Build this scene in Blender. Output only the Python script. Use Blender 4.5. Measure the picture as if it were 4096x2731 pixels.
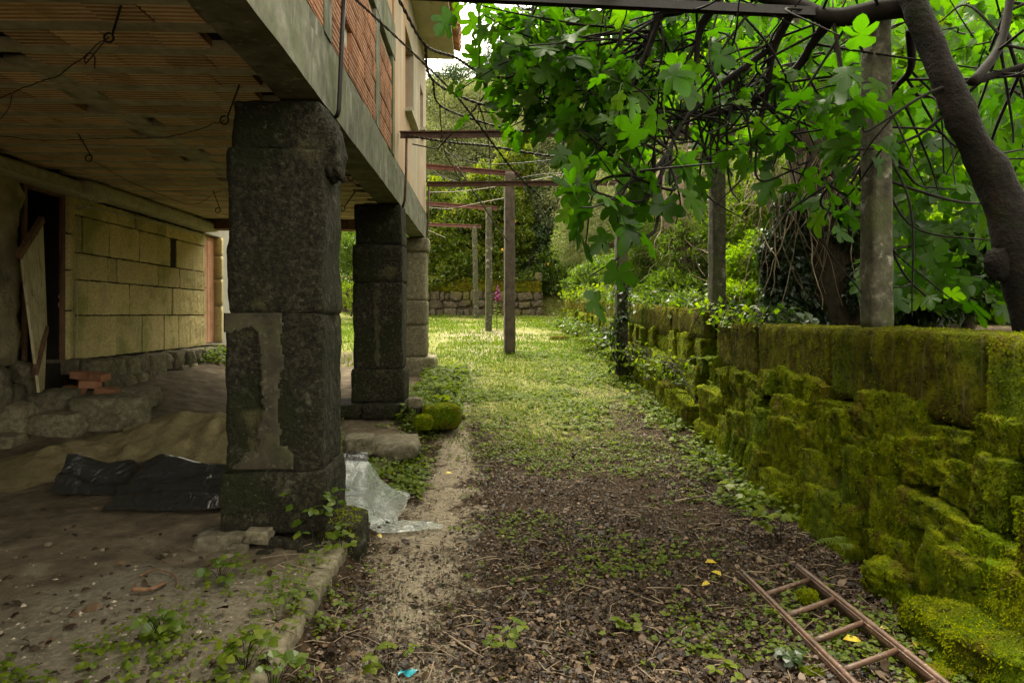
import bpy, math, random
import numpy as np
from mathutils import Matrix, Vector, noise as mnoise

for o in list(bpy.data.objects):
    bpy.data.objects.remove(o, do_unlink=True)
SC = bpy.context.scene
COL = SC.collection
rng = np.random.default_rng(11)
random.seed(11)

# ------------------------------------------------------------------ camera
EYE = 1.55
YAW = math.radians(2.475)
FPX = 2730.0                       # focal length in photo pixels (24 mm lens on a 36 mm sensor)
cam = bpy.data.cameras.new('camera')
cam.lens = 24.0
cam.sensor_width = 36.0
cam.sensor_fit = 'HORIZONTAL'
cam.shift_y = -0.0262
cam.clip_start = 0.05
cam.clip_end = 2000
camo = bpy.data.objects.new('camera', cam)
camo.location = (0, 0, EYE)
camo.rotation_euler = (math.radians(90), 0, -YAW)
COL.objects.link(camo)
SC.camera = camo

# ------------------------------------------------------------------ sky and sun
SUN_EL, SUN_AZ = math.radians(64), math.radians(-12)   # azimuth from +Y towards +X
world = bpy.data.worlds.new('World')
SC.world = world
world.use_nodes = True
wn = world.node_tree
wn.nodes.clear()
sky = wn.nodes.new('ShaderNodeTexSky')
sky.sky_type = 'NISHITA'
sky.sun_disc = False
sky.sun_elevation = SUN_EL
sky.sun_rotation = SUN_AZ
sky.dust_density = 3.0
hs = wn.nodes.new('ShaderNodeHueSaturation')
hs.inputs['Saturation'].default_value = 0.12          # thin even cloud over the blue
bg = wn.nodes.new('ShaderNodeBackground')
bg.inputs['Strength'].default_value = 0.15
wo = wn.nodes.new('ShaderNodeOutputWorld')
wn.links.new(sky.outputs[0], hs.inputs['Color'])
wt_ = wn.nodes.new('ShaderNodeMix'); wt_.data_type = 'RGBA'; wt_.blend_type = 'MULTIPLY'
wt_.inputs[0].default_value = 1.0
wt_.inputs[7].default_value = (1.0, 0.94, 0.76, 1)    # warm white balance of the cloud light
wn.links.new(hs.outputs[0], wt_.inputs[6])
wn.links.new(wt_.outputs[2], bg.inputs['Color'])
wn.links.new(bg.outputs[0], wo.inputs['Surface'])

sl = bpy.data.lights.new('sun', 'SUN')
sl.energy = 1.1
sl.angle = math.radians(25)
sl.color = (1.0, 0.93, 0.78)
so = bpy.data.objects.new('sun', sl)
d = Vector((math.sin(SUN_AZ) * math.cos(SUN_EL), math.cos(SUN_AZ) * math.cos(SUN_EL), math.sin(SUN_EL)))
so.rotation_euler = d.to_track_quat('Z', 'Y').to_euler()
so.location = (10, 15, 30)
COL.objects.link(so)

SC.view_settings.view_transform = 'Standard'
SC.view_settings.look = 'None'
SC.view_settings.gamma = 1
SC.view_settings.use_curve_mapping = False
SC.view_settings.exposure = 2.95
SC.cycles.use_denoising = True
SC.cycles.max_bounces = 8
SC.cycles.diffuse_bounces = 4
SC.cycles.transparent_max_bounces = 12
SC.cycles.caustics_reflective = False
SC.cycles.caustics_refractive = False

# ------------------------------------------------------------------ helpers
CA, SA = math.cos(YAW), math.sin(YAW)
def W(px, py, D):
    """photo pixel (4096 wide) and depth along the view -> world point"""
    xc = (px - 2048) / FPX * D
    return np.array([xc * CA + D * SA, -xc * SA + D * CA, EYE + (1258 - py) / FPX * D])

def sstep(a, b, x):
    t = np.clip((np.asarray(x, float) - a) / (b - a), 0, 1)
    return t * t * (3 - 2 * t)

_wv = np.random.default_rng(5).normal(size=(18, 3))
_wp = np.random.default_rng(6).uniform(0, 6.28, 18)
def vnoise(P, freq=1.0, seed=0, octaves=3):
    """smooth vectorised noise, about -1..1"""
    P = np.asarray(P, float) * freq + seed * 13.7
    out = np.zeros(len(P)); amp = 1.0; tot = 0
    for o_ in range(octaves):
        s = np.zeros(len(P))
        for k in range(6):
            w = _wv[(o_ * 6 + k) % 18]
            q = P @ w * 1.6 + _wp[(o_ * 6 + k) % 18]
            s += np.sin(q + 1.3 * np.sin(q * 0.63 + P[:, k % 3] * 1.7))
        out += amp * s / 3.2; tot += amp
        amp *= 0.5; P = P * 2.03 + 7.1
    return out / tot

WPOS = {}
class MB:
    def __init__(self): self.v = []; self.f = {3: [], 4: []}; self.n = 0; self.tint = []; self.has_t = False
    def add(self, V, F, tint=None):
        V = np.asarray(V, float)
        if not isinstance(F, (list, tuple)) or (len(F) and not isinstance(F[0], np.ndarray)): F = [np.asarray(F, int)]
        for f in F:
            if len(f): self.f[f.shape[1]].append(f + self.n)
        self.v.append(V)
        if tint is None: self.tint.append(np.full(len(V), 0.5))
        else: self.tint.append(np.broadcast_to(np.asarray(tint, float), (len(V),)).copy()); self.has_t = True
        self.n += len(V); return self
    def verts(self): return np.concatenate(self.v) if self.v else np.zeros((0, 3))

def mesh_from(name, V, F3, F4, mats, smooth=True, tint=None):
    me = bpy.data.meshes.new(name)
    n3, n4 = len(F3), len(F4)
    me.vertices.add(len(V)); me.vertices.foreach_set('co', np.ascontiguousarray(V, dtype=np.float32).ravel())
    loops = np.concatenate([F3.ravel(), F4.ravel()]).astype(np.int32)
    me.loops.add(len(loops)); me.loops.foreach_set('vertex_index', loops)
    me.polygons.add(n3 + n4)
    st = np.concatenate([np.arange(n3) * 3, n3 * 3 + np.arange(n4) * 4]).astype(np.int32)
    me.polygons.foreach_set('loop_start', st)
    me.polygons.foreach_set('use_smooth', np.full(n3 + n4, bool(smooth)))
    me.update(calc_edges=True)
    if tint is not None:
        at = me.attributes.new('tint', 'FLOAT', 'POINT'); at.data.foreach_set('value', tint.astype(np.float32))
    for m in (mats if isinstance(mats, (list, tuple)) else [mats]): me.materials.append(m)
    return me

def cat(l, k): return np.concatenate(l) if l else np.zeros((0, k), int)

def build(name, mb, mat, parent=None, origin=None, smooth=True, label=None, cat_=None, group=None, kind=None):
    V = mb.verts()
    if origin is None:
        origin = np.array([(V[:, 0].min() + V[:, 0].max()) / 2, (V[:, 1].min() + V[:, 1].max()) / 2, V[:, 2].min()])
    origin = np.asarray(origin, float)
    me = mesh_from(name, V - origin, cat(mb.f[3], 3), cat(mb.f[4], 4), mat, smooth, np.concatenate(mb.tint) if mb.has_t else None)
    o = bpy.data.objects.new(name, me); COL.objects.link(o)
    WPOS[o.name] = origin
    if parent is not None:
        o.parent = parent; o.location = origin - WPOS[parent.name]
    else: o.location = origin
    tag(o, label, cat_, group, kind)
    return o

def tag(o, label=None, cat_=None, group=None, kind=None):
    if label: o['label'] = label
    if cat_: o['category'] = cat_
    if group: o['group'] = group
    if kind: o['kind'] = kind
    return o

def thing(name, loc, label, cat_, group=None, parent=None):
    o = bpy.data.objects.new(name, None); COL.objects.link(o)
    o.empty_display_size = 0.2
    loc = np.asarray(loc, float); WPOS[o.name] = loc
    if parent is not None: o.parent = parent; o.location = loc - WPOS[parent.name]
    else: o.location = loc
    tag(o, label, cat_, group); return o

def inst(name, me, M, parent):
    o = bpy.data.objects.new(name, me); COL.objects.link(o)
    o.parent = parent
    M = Matrix.Translation(Vector(-WPOS[parent.name])) @ M
    o.matrix_local = M
    WPOS[o.name] = np.array(M.translation) + WPOS[parent.name]
    return o

def box_vf(x0, x1, y0, y1, z0, z1):
    V = np.array([[x0, y0, z0], [x1, y0, z0], [x1, y1, z0], [x0, y1, z0], [x0, y0, z1], [x1, y0, z1], [x1, y1, z1], [x0, y1, z1]], float)
    F = np.array([[0, 3, 2, 1], [4, 5, 6, 7], [0, 1, 5, 4], [1, 2, 6, 5], [2, 3, 7, 6], [3, 0, 4, 7]])
    return V, F

_bg = {}
def boxgrid(nx, ny, nz):
    """unit box surface (-1..1) as a shared-vertex grid"""
    key = (nx, ny, nz)
    if key in _bg: return _bg[key]
    n = (nx, ny, nz); quads = []; pts = {}; V = []
    def vid(i, j, k):
        t = (i, j, k)
        if t not in pts:
            pts[t] = len(V); V.append((2 * i / nx - 1, 2 * j / ny - 1, 2 * k / nz - 1))
        return pts[t]
    for i in range(nx):
        for j in range(ny):
            quads.append((vid(i, j, 0), vid(i, j + 1, 0), vid(i + 1, j + 1, 0), vid(i + 1, j, 0)))
            quads.append((vid(i, j, nz), vid(i + 1, j, nz), vid(i + 1, j + 1, nz), vid(i, j + 1, nz)))
    for i in range(nx):
        for k in range(nz):
            quads.append((vid(i, 0, k), vid(i + 1, 0, k), vid(i + 1, 0, k + 1), vid(i, 0, k + 1)))
            quads.append((vid(i, ny, k), vid(i, ny, k + 1), vid(i + 1, ny, k + 1), vid(i + 1, ny, k)))
    for j in range(ny):
        for k in range(nz):
            quads.append((vid(0, j, k), vid(0, j, k + 1), vid(0, j + 1, k + 1), vid(0, j + 1, k)))
            quads.append((vid(nx, j, k), vid(nx, j + 1, k), vid(nx, j + 1, k + 1), vid(nx, j, k + 1)))
    _bg[key] = (np.array(V), np.array(quads)); return _bg[key]

def rbox(c, size, r=0.02, amp=0.01, freq=5, seed=0, n=(4, 4, 4), rot=None):
    """rounded, roughened stone block"""
    P, F = boxgrid(*n)
    h = np.asarray(size, float) / 2
    r = min(r, h.min() * 0.95)
    # push the grid lines next to the edges out so that the rounding keeps vertices
    q = P * h
    inner = np.clip(q, -(h - r), h - r)
    d_ = q - inner
    ln = np.linalg.norm(d_, axis=1, keepdims=True); ln[ln == 0] = 1
    nrm = d_ / ln
    V = inner + nrm * r
    c = np.asarray(c, float)
    V = V + nrm * (amp * vnoise(V + c * 3.1, freq, seed))[:, None]
    if rot is not None: V = V @ np.array(rot).T
    return V + c, F

def rock(c, size, seed=0, boxy=0.45, amp=0.16, freq=1.6, n=8, rot=None):
    P, F = boxgrid(n, n, n)
    S = P / np.linalg.norm(P, axis=1, keepdims=True)
    V = S * (1 - boxy) + P * boxy * 0.8
    k = 1 + amp * vnoise(S, freq, seed, 3) + amp * 0.42 * vnoise(S, freq * 3.6, seed + 3, 3)
    V = V * k[:, None] * np.asarray(size, float) / 2
    if rot is not None: V = V @ np.array(rot).T
    return V + np.asarray(c, float), F

def rotm(ax=0, ay=0, az=0):
    return (Matrix.Rotation(az, 3, 'Z') @ Matrix.Rotation(ay, 3, 'Y') @ Matrix.Rotation(ax, 3, 'X'))

def smooth_path(P, k=6):
    P = np.asarray(P, float)
    if len(P) < 3: return P
    Q = np.vstack([2 * P[0] - P[1], P, 2 * P[-1] - P[-2]]); out = []
    for i in range(1, len(Q) - 2):
        for t in np.linspace(0, 1, k, endpoint=False):
            a, b, c, d_ = Q[i - 1], Q[i], Q[i + 1], Q[i + 2]
            out.append(0.5 * (2 * b + (c - a) * t + (2 * a - 5 * b + 4 * c - d_) * t * t + (3 * b - a - 3 * c + d_) * t ** 3))
    out.append(P[-1]); return np.array(out)

def tube(P, r, sides=6, rough=0, seed=0, cap=True):
    P = np.asarray(P, float); n = len(P)
    r = np.broadcast_to(np.asarray(r, float), (n,)) if np.ndim(r) == 0 or len(r) == n else np.interp(np.linspace(0, 1, n), np.linspace(0, 1, len(r)), r)
    T = np.gradient(P, axis=0); T /= np.linalg.norm(T, axis=1, keepdims=True) + 1e-9
    up = np.array([0.13, 0.21, 1.0]) if abs(T[:, 2]).mean() < 0.8 else np.array([1.0, 0.1, 0.05])
    A = np.cross(T, up); A /= np.linalg.norm(A, axis=1, keepdims=True) + 1e-9
    B = np.cross(T, A)
    ang = np.arange(sides) / sides * 2 * np.pi
    ring = A[:, None, :] * np.cos(ang)[None, :, None] + B[:, None, :] * np.sin(ang)[None, :, None]
    V = (P[:, None, :] + ring * r[:, None, None]).reshape(-1, 3)
    if rough:
        V = V + ring.reshape(-1, 3) * (rough * vnoise(V, 6, seed))[:, None]
    i = np.arange(n - 1)[:, None] * sides; j = np.arange(sides)[None, :]; j2 = (j + 1) % sides
    F = np.stack([i + j, i + j2, i + sides + j2, i + sides + j], -1).reshape(-1, 4)
    Fs = [F]
    if cap:
        V = np.vstack([V, P[0], P[-1]]); a = np.arange(sides); b = (a + 1) % sides
        Fs.append(np.concatenate([np.stack([b, a, np.full(sides, n * sides)], 1), np.stack([(n - 1) * sides + a, (n - 1) * sides + b, np.full(sides, n * sides + 1)], 1)]))
    return V, Fs

def unit(v): v = np.asarray(v, float); return v / (np.linalg.norm(v, axis=-1, keepdims=True) + 1e-9)

def leaves(P, U, N, L, wid=0.5, fold=0.12, bend=0.0):
    """n folded diamond leaves: base P, direction U, normal N, length L"""
    U = unit(U); S = unit(np.cross(U, N)); N2 = np.cross(S, U)
    L = np.asarray(L, float)[:, None]
    m = P + U * L * 0.45
    a = P; b = m + S * L * wid * 0.5 + N2 * L * fold; c = P + U * L - N2 * L * bend; d_ = m - S * L * wid * 0.5 + N2 * L * fold
    V = np.stack([a, b, c, d_], 1).reshape(-1, 3)
    i = np.arange(len(P))[:, None] * 4
    F = np.concatenate([i + np.array([[0, 1, 2]]), i + np.array([[0, 2, 3]])])
    return V, F

def ovals(P, U, N, L, wid=0.5, fold=0.12, bend=0.15):
    """n six-cornered oval leaves, folded along the rib and curled at the tip"""
    U = unit(U); S = unit(np.cross(U, N)); N2 = np.cross(S, U); n = len(P)
    L = np.asarray(L, float)[:, None]; fold = np.broadcast_to(np.asarray(fold, float), (n,))[:, None]; bend = np.broadcast_to(np.asarray(bend, float), (n,))[:, None]
    p = lambda a, s, b: P + U * L * a + S * L * wid * s + N2 * L * (b * fold - bend * a * a)
    V = np.stack([p(0, 0, 0), p(.28, .46, 1), p(.68, .40, 1), p(1, 0, 0), p(.68, -.40, 1), p(.28, -.46, 1)], 1).reshape(-1, 3)
    i = np.arange(n)[:, None] * 6
    return V, [np.concatenate([i + np.array([[0, 1, 5]]), i + np.array([[2, 3, 4]])]), i + np.array([[1, 2, 4, 5]])]

# ------------------------------------------------------------------ materials
class NT:
    def __init__(self, name):
        self.m = bpy.data.materials.new(name); self.m.use_nodes = True
        self.t = self.m.node_tree; self.t.nodes.clear()
        self.out = self.n('ShaderNodeOutputMaterial')
        self.geo = self.n('ShaderNodeNewGeometry')
    def n(self, ty, **kw):
        nd = self.t.nodes.new(ty)
        for k, v in kw.items(): setattr(nd, k, v)
        return nd
    def l(self, a, b): self.t.links.new(a, b)
    def setin(self, nd, key, v):
        if hasattr(v, 'is_linked') or hasattr(v, 'links'): self.l(v, nd.inputs[key])
        else: nd.inputs[key].default_value = v
    def pos(self, scale=(1, 1, 1)):
        mp = self.n('ShaderNodeMapping'); self.l(self.geo.outputs['Position'], mp.inputs['Vector'])
        mp.inputs['Scale'].default_value = scale; return mp.outputs[0]
    def noise(self, scale, detail=4, rough=0.6, vec=None, dist=0.0):
        nd = self.n('ShaderNodeTexNoise'); nd.inputs['Scale'].default_value = scale
        nd.inputs['Detail'].default_value = detail; nd.inputs['Roughness'].default_value = rough
        nd.inputs['Distortion'].default_value = dist
        self.l(vec if vec is not None else self.pos(), nd.inputs['Vector']); return nd.outputs['Fac']
    def ramp(self, fac, stops):
        nd = self.n('ShaderNodeValToRGB'); cr = nd.color_ramp
        while len(cr.elements) < len(stops): cr.elements.new(0.5)
        for e, (p, c) in zip(cr.elements, stops):
            e.position = p; e.color = (*c, 1) if len(c) == 3 else c
        self.l(fac, nd.inputs['Fac']); return nd.outputs['Color']
    def mask(self, fac, lo, hi):
        nd = self.n('ShaderNodeMapRange'); nd.interpolation_type = 'SMOOTHSTEP'
        self.l(fac, nd.inputs['Value']); nd.inputs['From Min'].default_value = lo; nd.inputs['From Max'].default_value = hi
        return nd.outputs['Result']
    def mix(self, fac, a, b, mode='MIX'):
        nd = self.n('ShaderNodeMix', data_type='RGBA', blend_type=mode)
        self.setin(nd, 'Factor', fac)
        for k, v in (('A', a), ('B', b)):
            s = [i for i in nd.inputs if i.name == k and i.type == 'RGBA'][0]
            if hasattr(v, 'links'): self.l(v, s)
            else: s.default_value = (*v, 1)
        return [o for o in nd.outputs if o.type == 'RGBA'][0]
    def math(self, op, a, b=0.5):
        nd = self.n('ShaderNodeMath', operation=op)
        for i, v in ((0, a), (1, b)):
            if hasattr(v, 'links'): self.l(v, nd.inputs[i])
            else: nd.inputs[i].default_value = v
        return nd.outputs[0]
    def attr(self, name): return self.n('ShaderNodeAttribute', attribute_name=name).outputs['Fac']
    def vary(self, col, amount=0.25, sat=1.0):
        oi = self.n('ShaderNodeObjectInfo'); h = self.n('ShaderNodeHueSaturation')
        mr = self.n('ShaderNodeMapRange'); self.l(oi.outputs['Random'], mr.inputs['Value'])
        mr.inputs['To Min'].default_value = 1 - amount; mr.inputs['To Max'].default_value = 1 + amount
        self.l(mr.outputs[0], h.inputs['Value']); self.l(col, h.inputs['Color']); h.inputs['Saturation'].default_value = sat
        return h.outputs[0]
    def bump(self, h, strength=0.5, dist=0.02, prev=None):
        b = self.n('ShaderNodeBump'); b.inputs['Strength'].default_value = strength; b.inputs['Distance'].default_value = dist
        self.l(h, b.inputs['Height'])
        if prev is not None: self.l(prev, b.inputs['Normal'])
        return b.outputs[0]
    def done(self, col, rough=0.85, normal=None, spec=0.3, metal=0.0):
        p = self.n('ShaderNodeBsdfPrincipled')
        self.setin(p, 'Base Color', col if hasattr(col, 'links') else (*col, 1)); self.setin(p, 'Roughness', rough)
        p.inputs['Specular IOR Level'].default_value = spec; p.inputs['Metallic'].default_value = metal
        if normal is not None: self.l(normal, p.inputs['Normal'])
        self.l(p.outputs[0], self.out.inputs['Surface']); return self.m

def rough_mat(name, stops, scale=6, detail=6, layers=(), bump=0.5, bscale=40, bdist=0.01, rough=0.9, vary=0.0, spec=0.2, metal=0, dist=0.3, big=None):
    """layers: (scale xyz or number, lo, hi, colour, strength)"""
    t = NT(name)
    c = t.ramp(t.noise(scale, detail, 0.62, dist=dist), stops)
    for (sc, lo, hi, col, k) in layers:
        f = t.noise(1.0, 5, 0.6, vec=t.pos(sc)) if isinstance(sc, tuple) else t.noise(sc, 5, 0.6)
        m = t.mask(f, lo, hi)
        c = t.mix(t.math('MULTIPLY', m, k), c, col)
    if vary: c = t.vary(c, vary)
    h = t.noise(bscale, 5, 0.65)
    nrm = t.bump(h, bump, bdist)
    if big: nrm = t.bump(t.noise(big[0], 4, 0.6), big[1], big[2], nrm)
    return t.done(c, rough, nrm, spec, metal)

def leaf_mat(name, stops, trans=0.5, tcol=(1.5, 1.6, 0.5), gloss=0.08, grough=0.35, vscale=None):
    """leaf: diffuse + light through the blade + a slight sheen; colours vary leaf by leaf"""
    t = NT(name)
    oi = t.n('ShaderNodeObjectInfo')
    f = t.attr('tint')
    f = t.math('FRACT', t.math('ADD', f, t.math('MULTIPLY', oi.outputs['Random'], 0.6)), 0) if vscale == 'obj' else f
    c = t.ramp(f, stops)
    c = t.mix(t.math('MULTIPLY', t.noise(30, 2), 0.35), c, tuple(0.6 * x for x in stops[0][1]))
    df = t.n('ShaderNodeBsdfDiffuse'); t.l(c, df.inputs['Color'])
    tr = t.n('ShaderNodeBsdfTranslucent'); t.l(t.mix(1.0, c, tcol, 'MULTIPLY'), tr.inputs['Color'])
    gl = t.n('ShaderNodeBsdfGlossy'); gl.inputs['Roughness'].default_value = grough; gl.inputs['Color'].default_value = (1, 1, 1, 1)
    m1 = t.n('ShaderNodeMixShader'); m1.inputs[0].default_value = trans
    t.l(df.outputs[0], m1.inputs[1]); t.l(tr.outputs[0], m1.inputs[2])
    m2 = t.n('ShaderNodeMixShader'); m2.inputs[0].default_value = gloss
    t.l(m1.outputs[0], m2.inputs[1]); t.l(gl.outputs[0], m2.inputs[2])
    t.l(m2.outputs[0], t.out.inputs['Surface']); return t.m

MAT = {}
MAT['concrete'] = rough_mat('weathered concrete', [(0.3, (.055, .055, .035)), (0.55, (.125, .122, .085)), (0.75, (.21, .20, .15))], 5, 6,
    [((9, 9, .5), .52, .68, (.05, .055, .03), .75), ((14, 14, .7), .58, .7, (.36, .36, .30), .5), (1.3, .48, .66, (.070, .085, .028), .65)], .4, 60, .006)
MAT['concrete_in'] = rough_mat('joist concrete', [(0.3, (.28, .26, .18)), (0.6, (.44, .41, .30)), (0.8, (.54, .51, .40))], 9, 7, [(2.5, .5, .7, (.20, .18, .12), .5)], .5, 50, .006, vary=.12)
MAT['clay'] = rough_mat('ceiling clay', [(0.3, (.36, .20, .085)), (0.6, (.48, .29, .14)), (0.8, (.56, .38, .22))], 7, 5, [(3, .5, .68, (.44, .35, .20), .6)], .3, 60, .004, vary=.25)
MAT['clay_dusty'] = rough_mat('dusty clay ribs', [(0.3, (.60, .50, .30)), (0.7, (.74, .65, .45))], 9, 5, [(3, .55, .7, (.46, .28, .11), .6)], .3, 60, .004, vary=.22)
MAT['brick'] = rough_mat('brick clay', [(0.3, (.20, .085, .042)), (0.6, (.29, .14, .075)), (0.8, (.36, .22, .135))], 8, 5, [(2.2, .55, .72, (.18, .11, .07), .6)], .3, 60, .004, vary=.22)
MAT['mortar'] = rough_mat('mortar', [(0.3, (.24, .22, .16)), (0.7, (.40, .37, .29))], 12, 6, [(2, .5, .7, (.20, .20, .11), .5)], .5, 60, .006)
MAT['plaster'] = rough_mat('stained plaster', [(0.3, (0.2494, 0.2021, 0.1376)), (0.7, (0.3354, 0.2881, 0.2150))], 3, 4,
    [((5, 2.2, .22), .45, .65, (.38, .205, .10), .8), ((4, 6, .4), .54, .68, (.19, .20, .12), .75), ((1.2, 1.4, .15), .55, .75, (.46, .43, .36), .6)], .15, 60, .004)
MAT['soffit'] = rough_mat('eave render', [(0.3, (0.3096, 0.2838, 0.1978)), (0.7, (0.4300, 0.3956, 0.2924))], 2, 5, [((6.0200, 1.7200, 1.7200), .52, .66, (0.1892, 0.1462, 0.0860), .5), (1.2, .5, .7, (0.2924, 0.3010, 0.1892), .5)], .15, 60, .004)
MAT['white_plaster'] = rough_mat('lime render', [(0.3, (.30, .29, .255)), (0.7, (.42, .41, .37))], 5, 5, [(6, .55, .7, (.45, .38, .28), .6)], .3, 60, .005)
MAT['tile'] = rough_mat('roof clay', [(0.3, (.30, .13, .07)), (0.7, (.48, .25, .13))], 8, 5, [(4, .5, .7, (.16, .12, .09), .7)], .3, 60, .004, vary=.25)
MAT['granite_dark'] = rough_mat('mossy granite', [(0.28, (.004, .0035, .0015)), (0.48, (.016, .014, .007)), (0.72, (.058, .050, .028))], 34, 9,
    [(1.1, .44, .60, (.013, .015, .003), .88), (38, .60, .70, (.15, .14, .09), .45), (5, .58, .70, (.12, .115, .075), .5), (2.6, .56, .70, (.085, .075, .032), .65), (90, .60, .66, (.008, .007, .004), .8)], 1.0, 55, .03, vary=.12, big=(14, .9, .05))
MAT['granite'] = rough_mat('warm granite', [(0.3, (.29, .23, .095)), (0.55, (.46, .375, .18)), (0.75, (.60, .51, .29))], 38, 9,
    [(1.3, .50, .66, (.17, .19, .045), .7), (80, .62, .72, (.14, .11, .07), .5), (2.3, .56, .7, (.30, .25, .16), .5)], .6, 90, .006, vary=.13)
MAT['rubble'] = rough_mat('rubble stone', [(0.3, (.06, .05, .03)), (0.55, (.135, .115, .072)), (0.75, (.22, .195, .14))], 18, 7, [(3, .54, .7, (.09, .10, .035), .6), (60, .62, .72, (.40, .38, .31), .5)], .8, 60, .01, vary=.25)
MAT['post'] = rough_mat('lichen concrete post', [(0.3, (.022, .020, .012)), (0.55, (.065, .06, .038)), (0.78, (.16, .147, .10))], 16, 7,
    [(7, .58, .68, (.30, .29, .23), .7), (3.2, .48, .64, (.055, .062, .022), .8), (38, .6, .7, (.05, .05, .04), .6)], .8, 55, .01, vary=.12)
MAT['moss'] = rough_mat('moss', [(0.3, (.030, .042, .001)), (0.5, (.105, .128, .002)), (0.72, (.225, .235, .004))], 11, 9,
    [(1.6, .48, .66, (.070, .125, .002), .7), (3.4, .54, .68, (.115, .065, .012), .65), (15, .59, .67, (.014, .011, .004), .85), (28, .63, .70, (.24, .22, .14), .5)], 1.0, 38, .06, vary=.3, spec=.05, big=(13, 1.0, .08))
MAT['moss_cap'] = rough_mat('mossy capping', [(0.3, (.026, .020, .003)), (0.5, (.085, .082, .003)), (0.72, (.19, .185, .005))], 7, 9,
    [((16, 16, 1.6), .50, .64, (.070, .040, .010), .8), ((22, 22, 2), .60, .69, (.25, .22, .13), .35), (1.3, .50, .68, (.070, .118, .002), .75), (22, .58, .67, (.012, .010, .003), .7)], 1.0, 45, .05, vary=.12, spec=.05, big=(15, 1.0, .07))
MAT['rust'] = rough_mat('rusty iron', [(0.3, (.034, .016, .010)), (0.55, (.080, .037, .022)), (0.78, (.14, .075, .046))], 14, 6, [(40, .58, .7, (.27, .19, .14), .5)], .4, 90, .002, rough=.55, spec=.5)
MAT['red_iron'] = rough_mat('red primer iron', [(0.3, (.085, .034, .028)), (0.7, (.16, .068, .052))], 9, 5, [(20, .55, .7, (.12, .07, .05), .7)], .3, 80, .002, rough=.6)
MAT['iron_dark'] = rough_mat('old iron', [(0.3, (.008, .006, .005)), (0.7, (.022, .016, .012))], 20, 4, (), .4, 80, .002, rough=.6, spec=.4)
MAT['ladder'] = rough_mat('ladder rust', [(0.3, (.045, .022, .012)), (0.55, (.095, .050, .029)), (0.78, (.17, .10, .062))], 12, 6, [(45, .56, .7, (.36, .26, .19), .5), (7, .58, .7, (.07, .035, .02), .6)], .5, 90, .002, rough=.5, spec=.5)
MAT['wire'] = rough_mat('wire', [(0.3, (.022, .017, .013)), (0.7, (.05, .04, .032))], 30, 3, (), .2, 80, .001, rough=.6)
MAT['door_wood'] = rough_mat('old pale paint on boards', [(0.3, (.30, .25, .13)), (0.7, (.45, .40, .25))], 5, 5, [((30, 30, 1.2), .54, .66, (.14, .08, .04), .8), (9, .58, .68, (.20, .12, .06), .8)], .6, 50, .006, vary=.12)
MAT['wood_brown'] = rough_mat('brown wood', [(0.3, (.09, .05, .026)), (0.7, (.18, .10, .055))], 6, 5, [((25, 25, 1.2), .55, .68, (.05, .028, .016), .8)], .5, 50, .005, vary=.15)
MAT['pink_wood'] = rough_mat('faded reddish wood', [(0.3, (.40, .20, .12)), (0.7, (.54, .31, .20))], 4, 4, [((30, 30, 1.0), .55, .68, (.28, .14, .09), .7)], .4, 50, .004, vary=.1)
MAT['sand'] = rough_mat('heaped sand', [(0.3, (.12, .095, .045)), (0.7, (.21, .17, .09))], 9, 7, [(2.2, .52, .7, (.16, .14, .06), .5)], .8, 40, .02, spec=.1, big=(14, .5, .03))
MAT['dark'] = rough_mat('shade-dark plaster', [(0.3, (.012, .009, .006)), (0.7, (.026, .02, .013))], 5, 4, (), .4, 40, .01)  # near-black colour stands in for the shade of the room behind the doorway
MAT['old_plaster'] = rough_mat('crumbling plaster', [(0.3, (.22, .19, .10)), (0.7, (.36, .31, .18))], 7, 7, [(2.5, .5, .66, (.12, .10, .055), .7)], .8, 35, .02, big=(9, .6, .04))
MAT['bark'] = rough_mat('bark', [(0.3, (.020, .014, .009)), (0.6, (.055, .038, .024)), (0.8, (.10, .075, .05))], 12, 7, [((14, 14, 2), .52, .68, (.016, .011, .007), .7), (3, .56, .7, (.035, .042, .012), .6)], .9, 45, .015)
MAT['bark_red'] = rough_mat('fig bark', [(0.3, (.003, .0022, .0012)), (0.6, (.008, .006, .003)), (0.8, (.019, .014, .007))], 9, 7, [((12, 12, 1.6), .52, .68, (.022, .009, .004), .6), (3, .54, .70, (.011, .014, .003), .7)], .9, 30, .03, big=(9, .8, .04))  # bark darkened to carry the shade of the canopy above it
MAT['twig'] = rough_mat('twig bark', [(0.3, (.004, .003, .002)), (0.7, (.013, .010, .006))], 12, 4, (), .4, 45, .006)
MAT['vine'] = rough_mat('dry vine', [(0.3, (.10, .075, .05)), (0.7, (.26, .20, .13))], 9, 4, (), .4, 45, .006)
MAT['pebble'] = rough_mat('pebbles', [(0.3, (.14, .11, .07)), (0.5, (.24, .20, .14)), (0.7, (.36, .32, .25))], 60, 2, [(25, .62, .7, (.36, .16, .09), .7)], .3, 80, .003)

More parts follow.
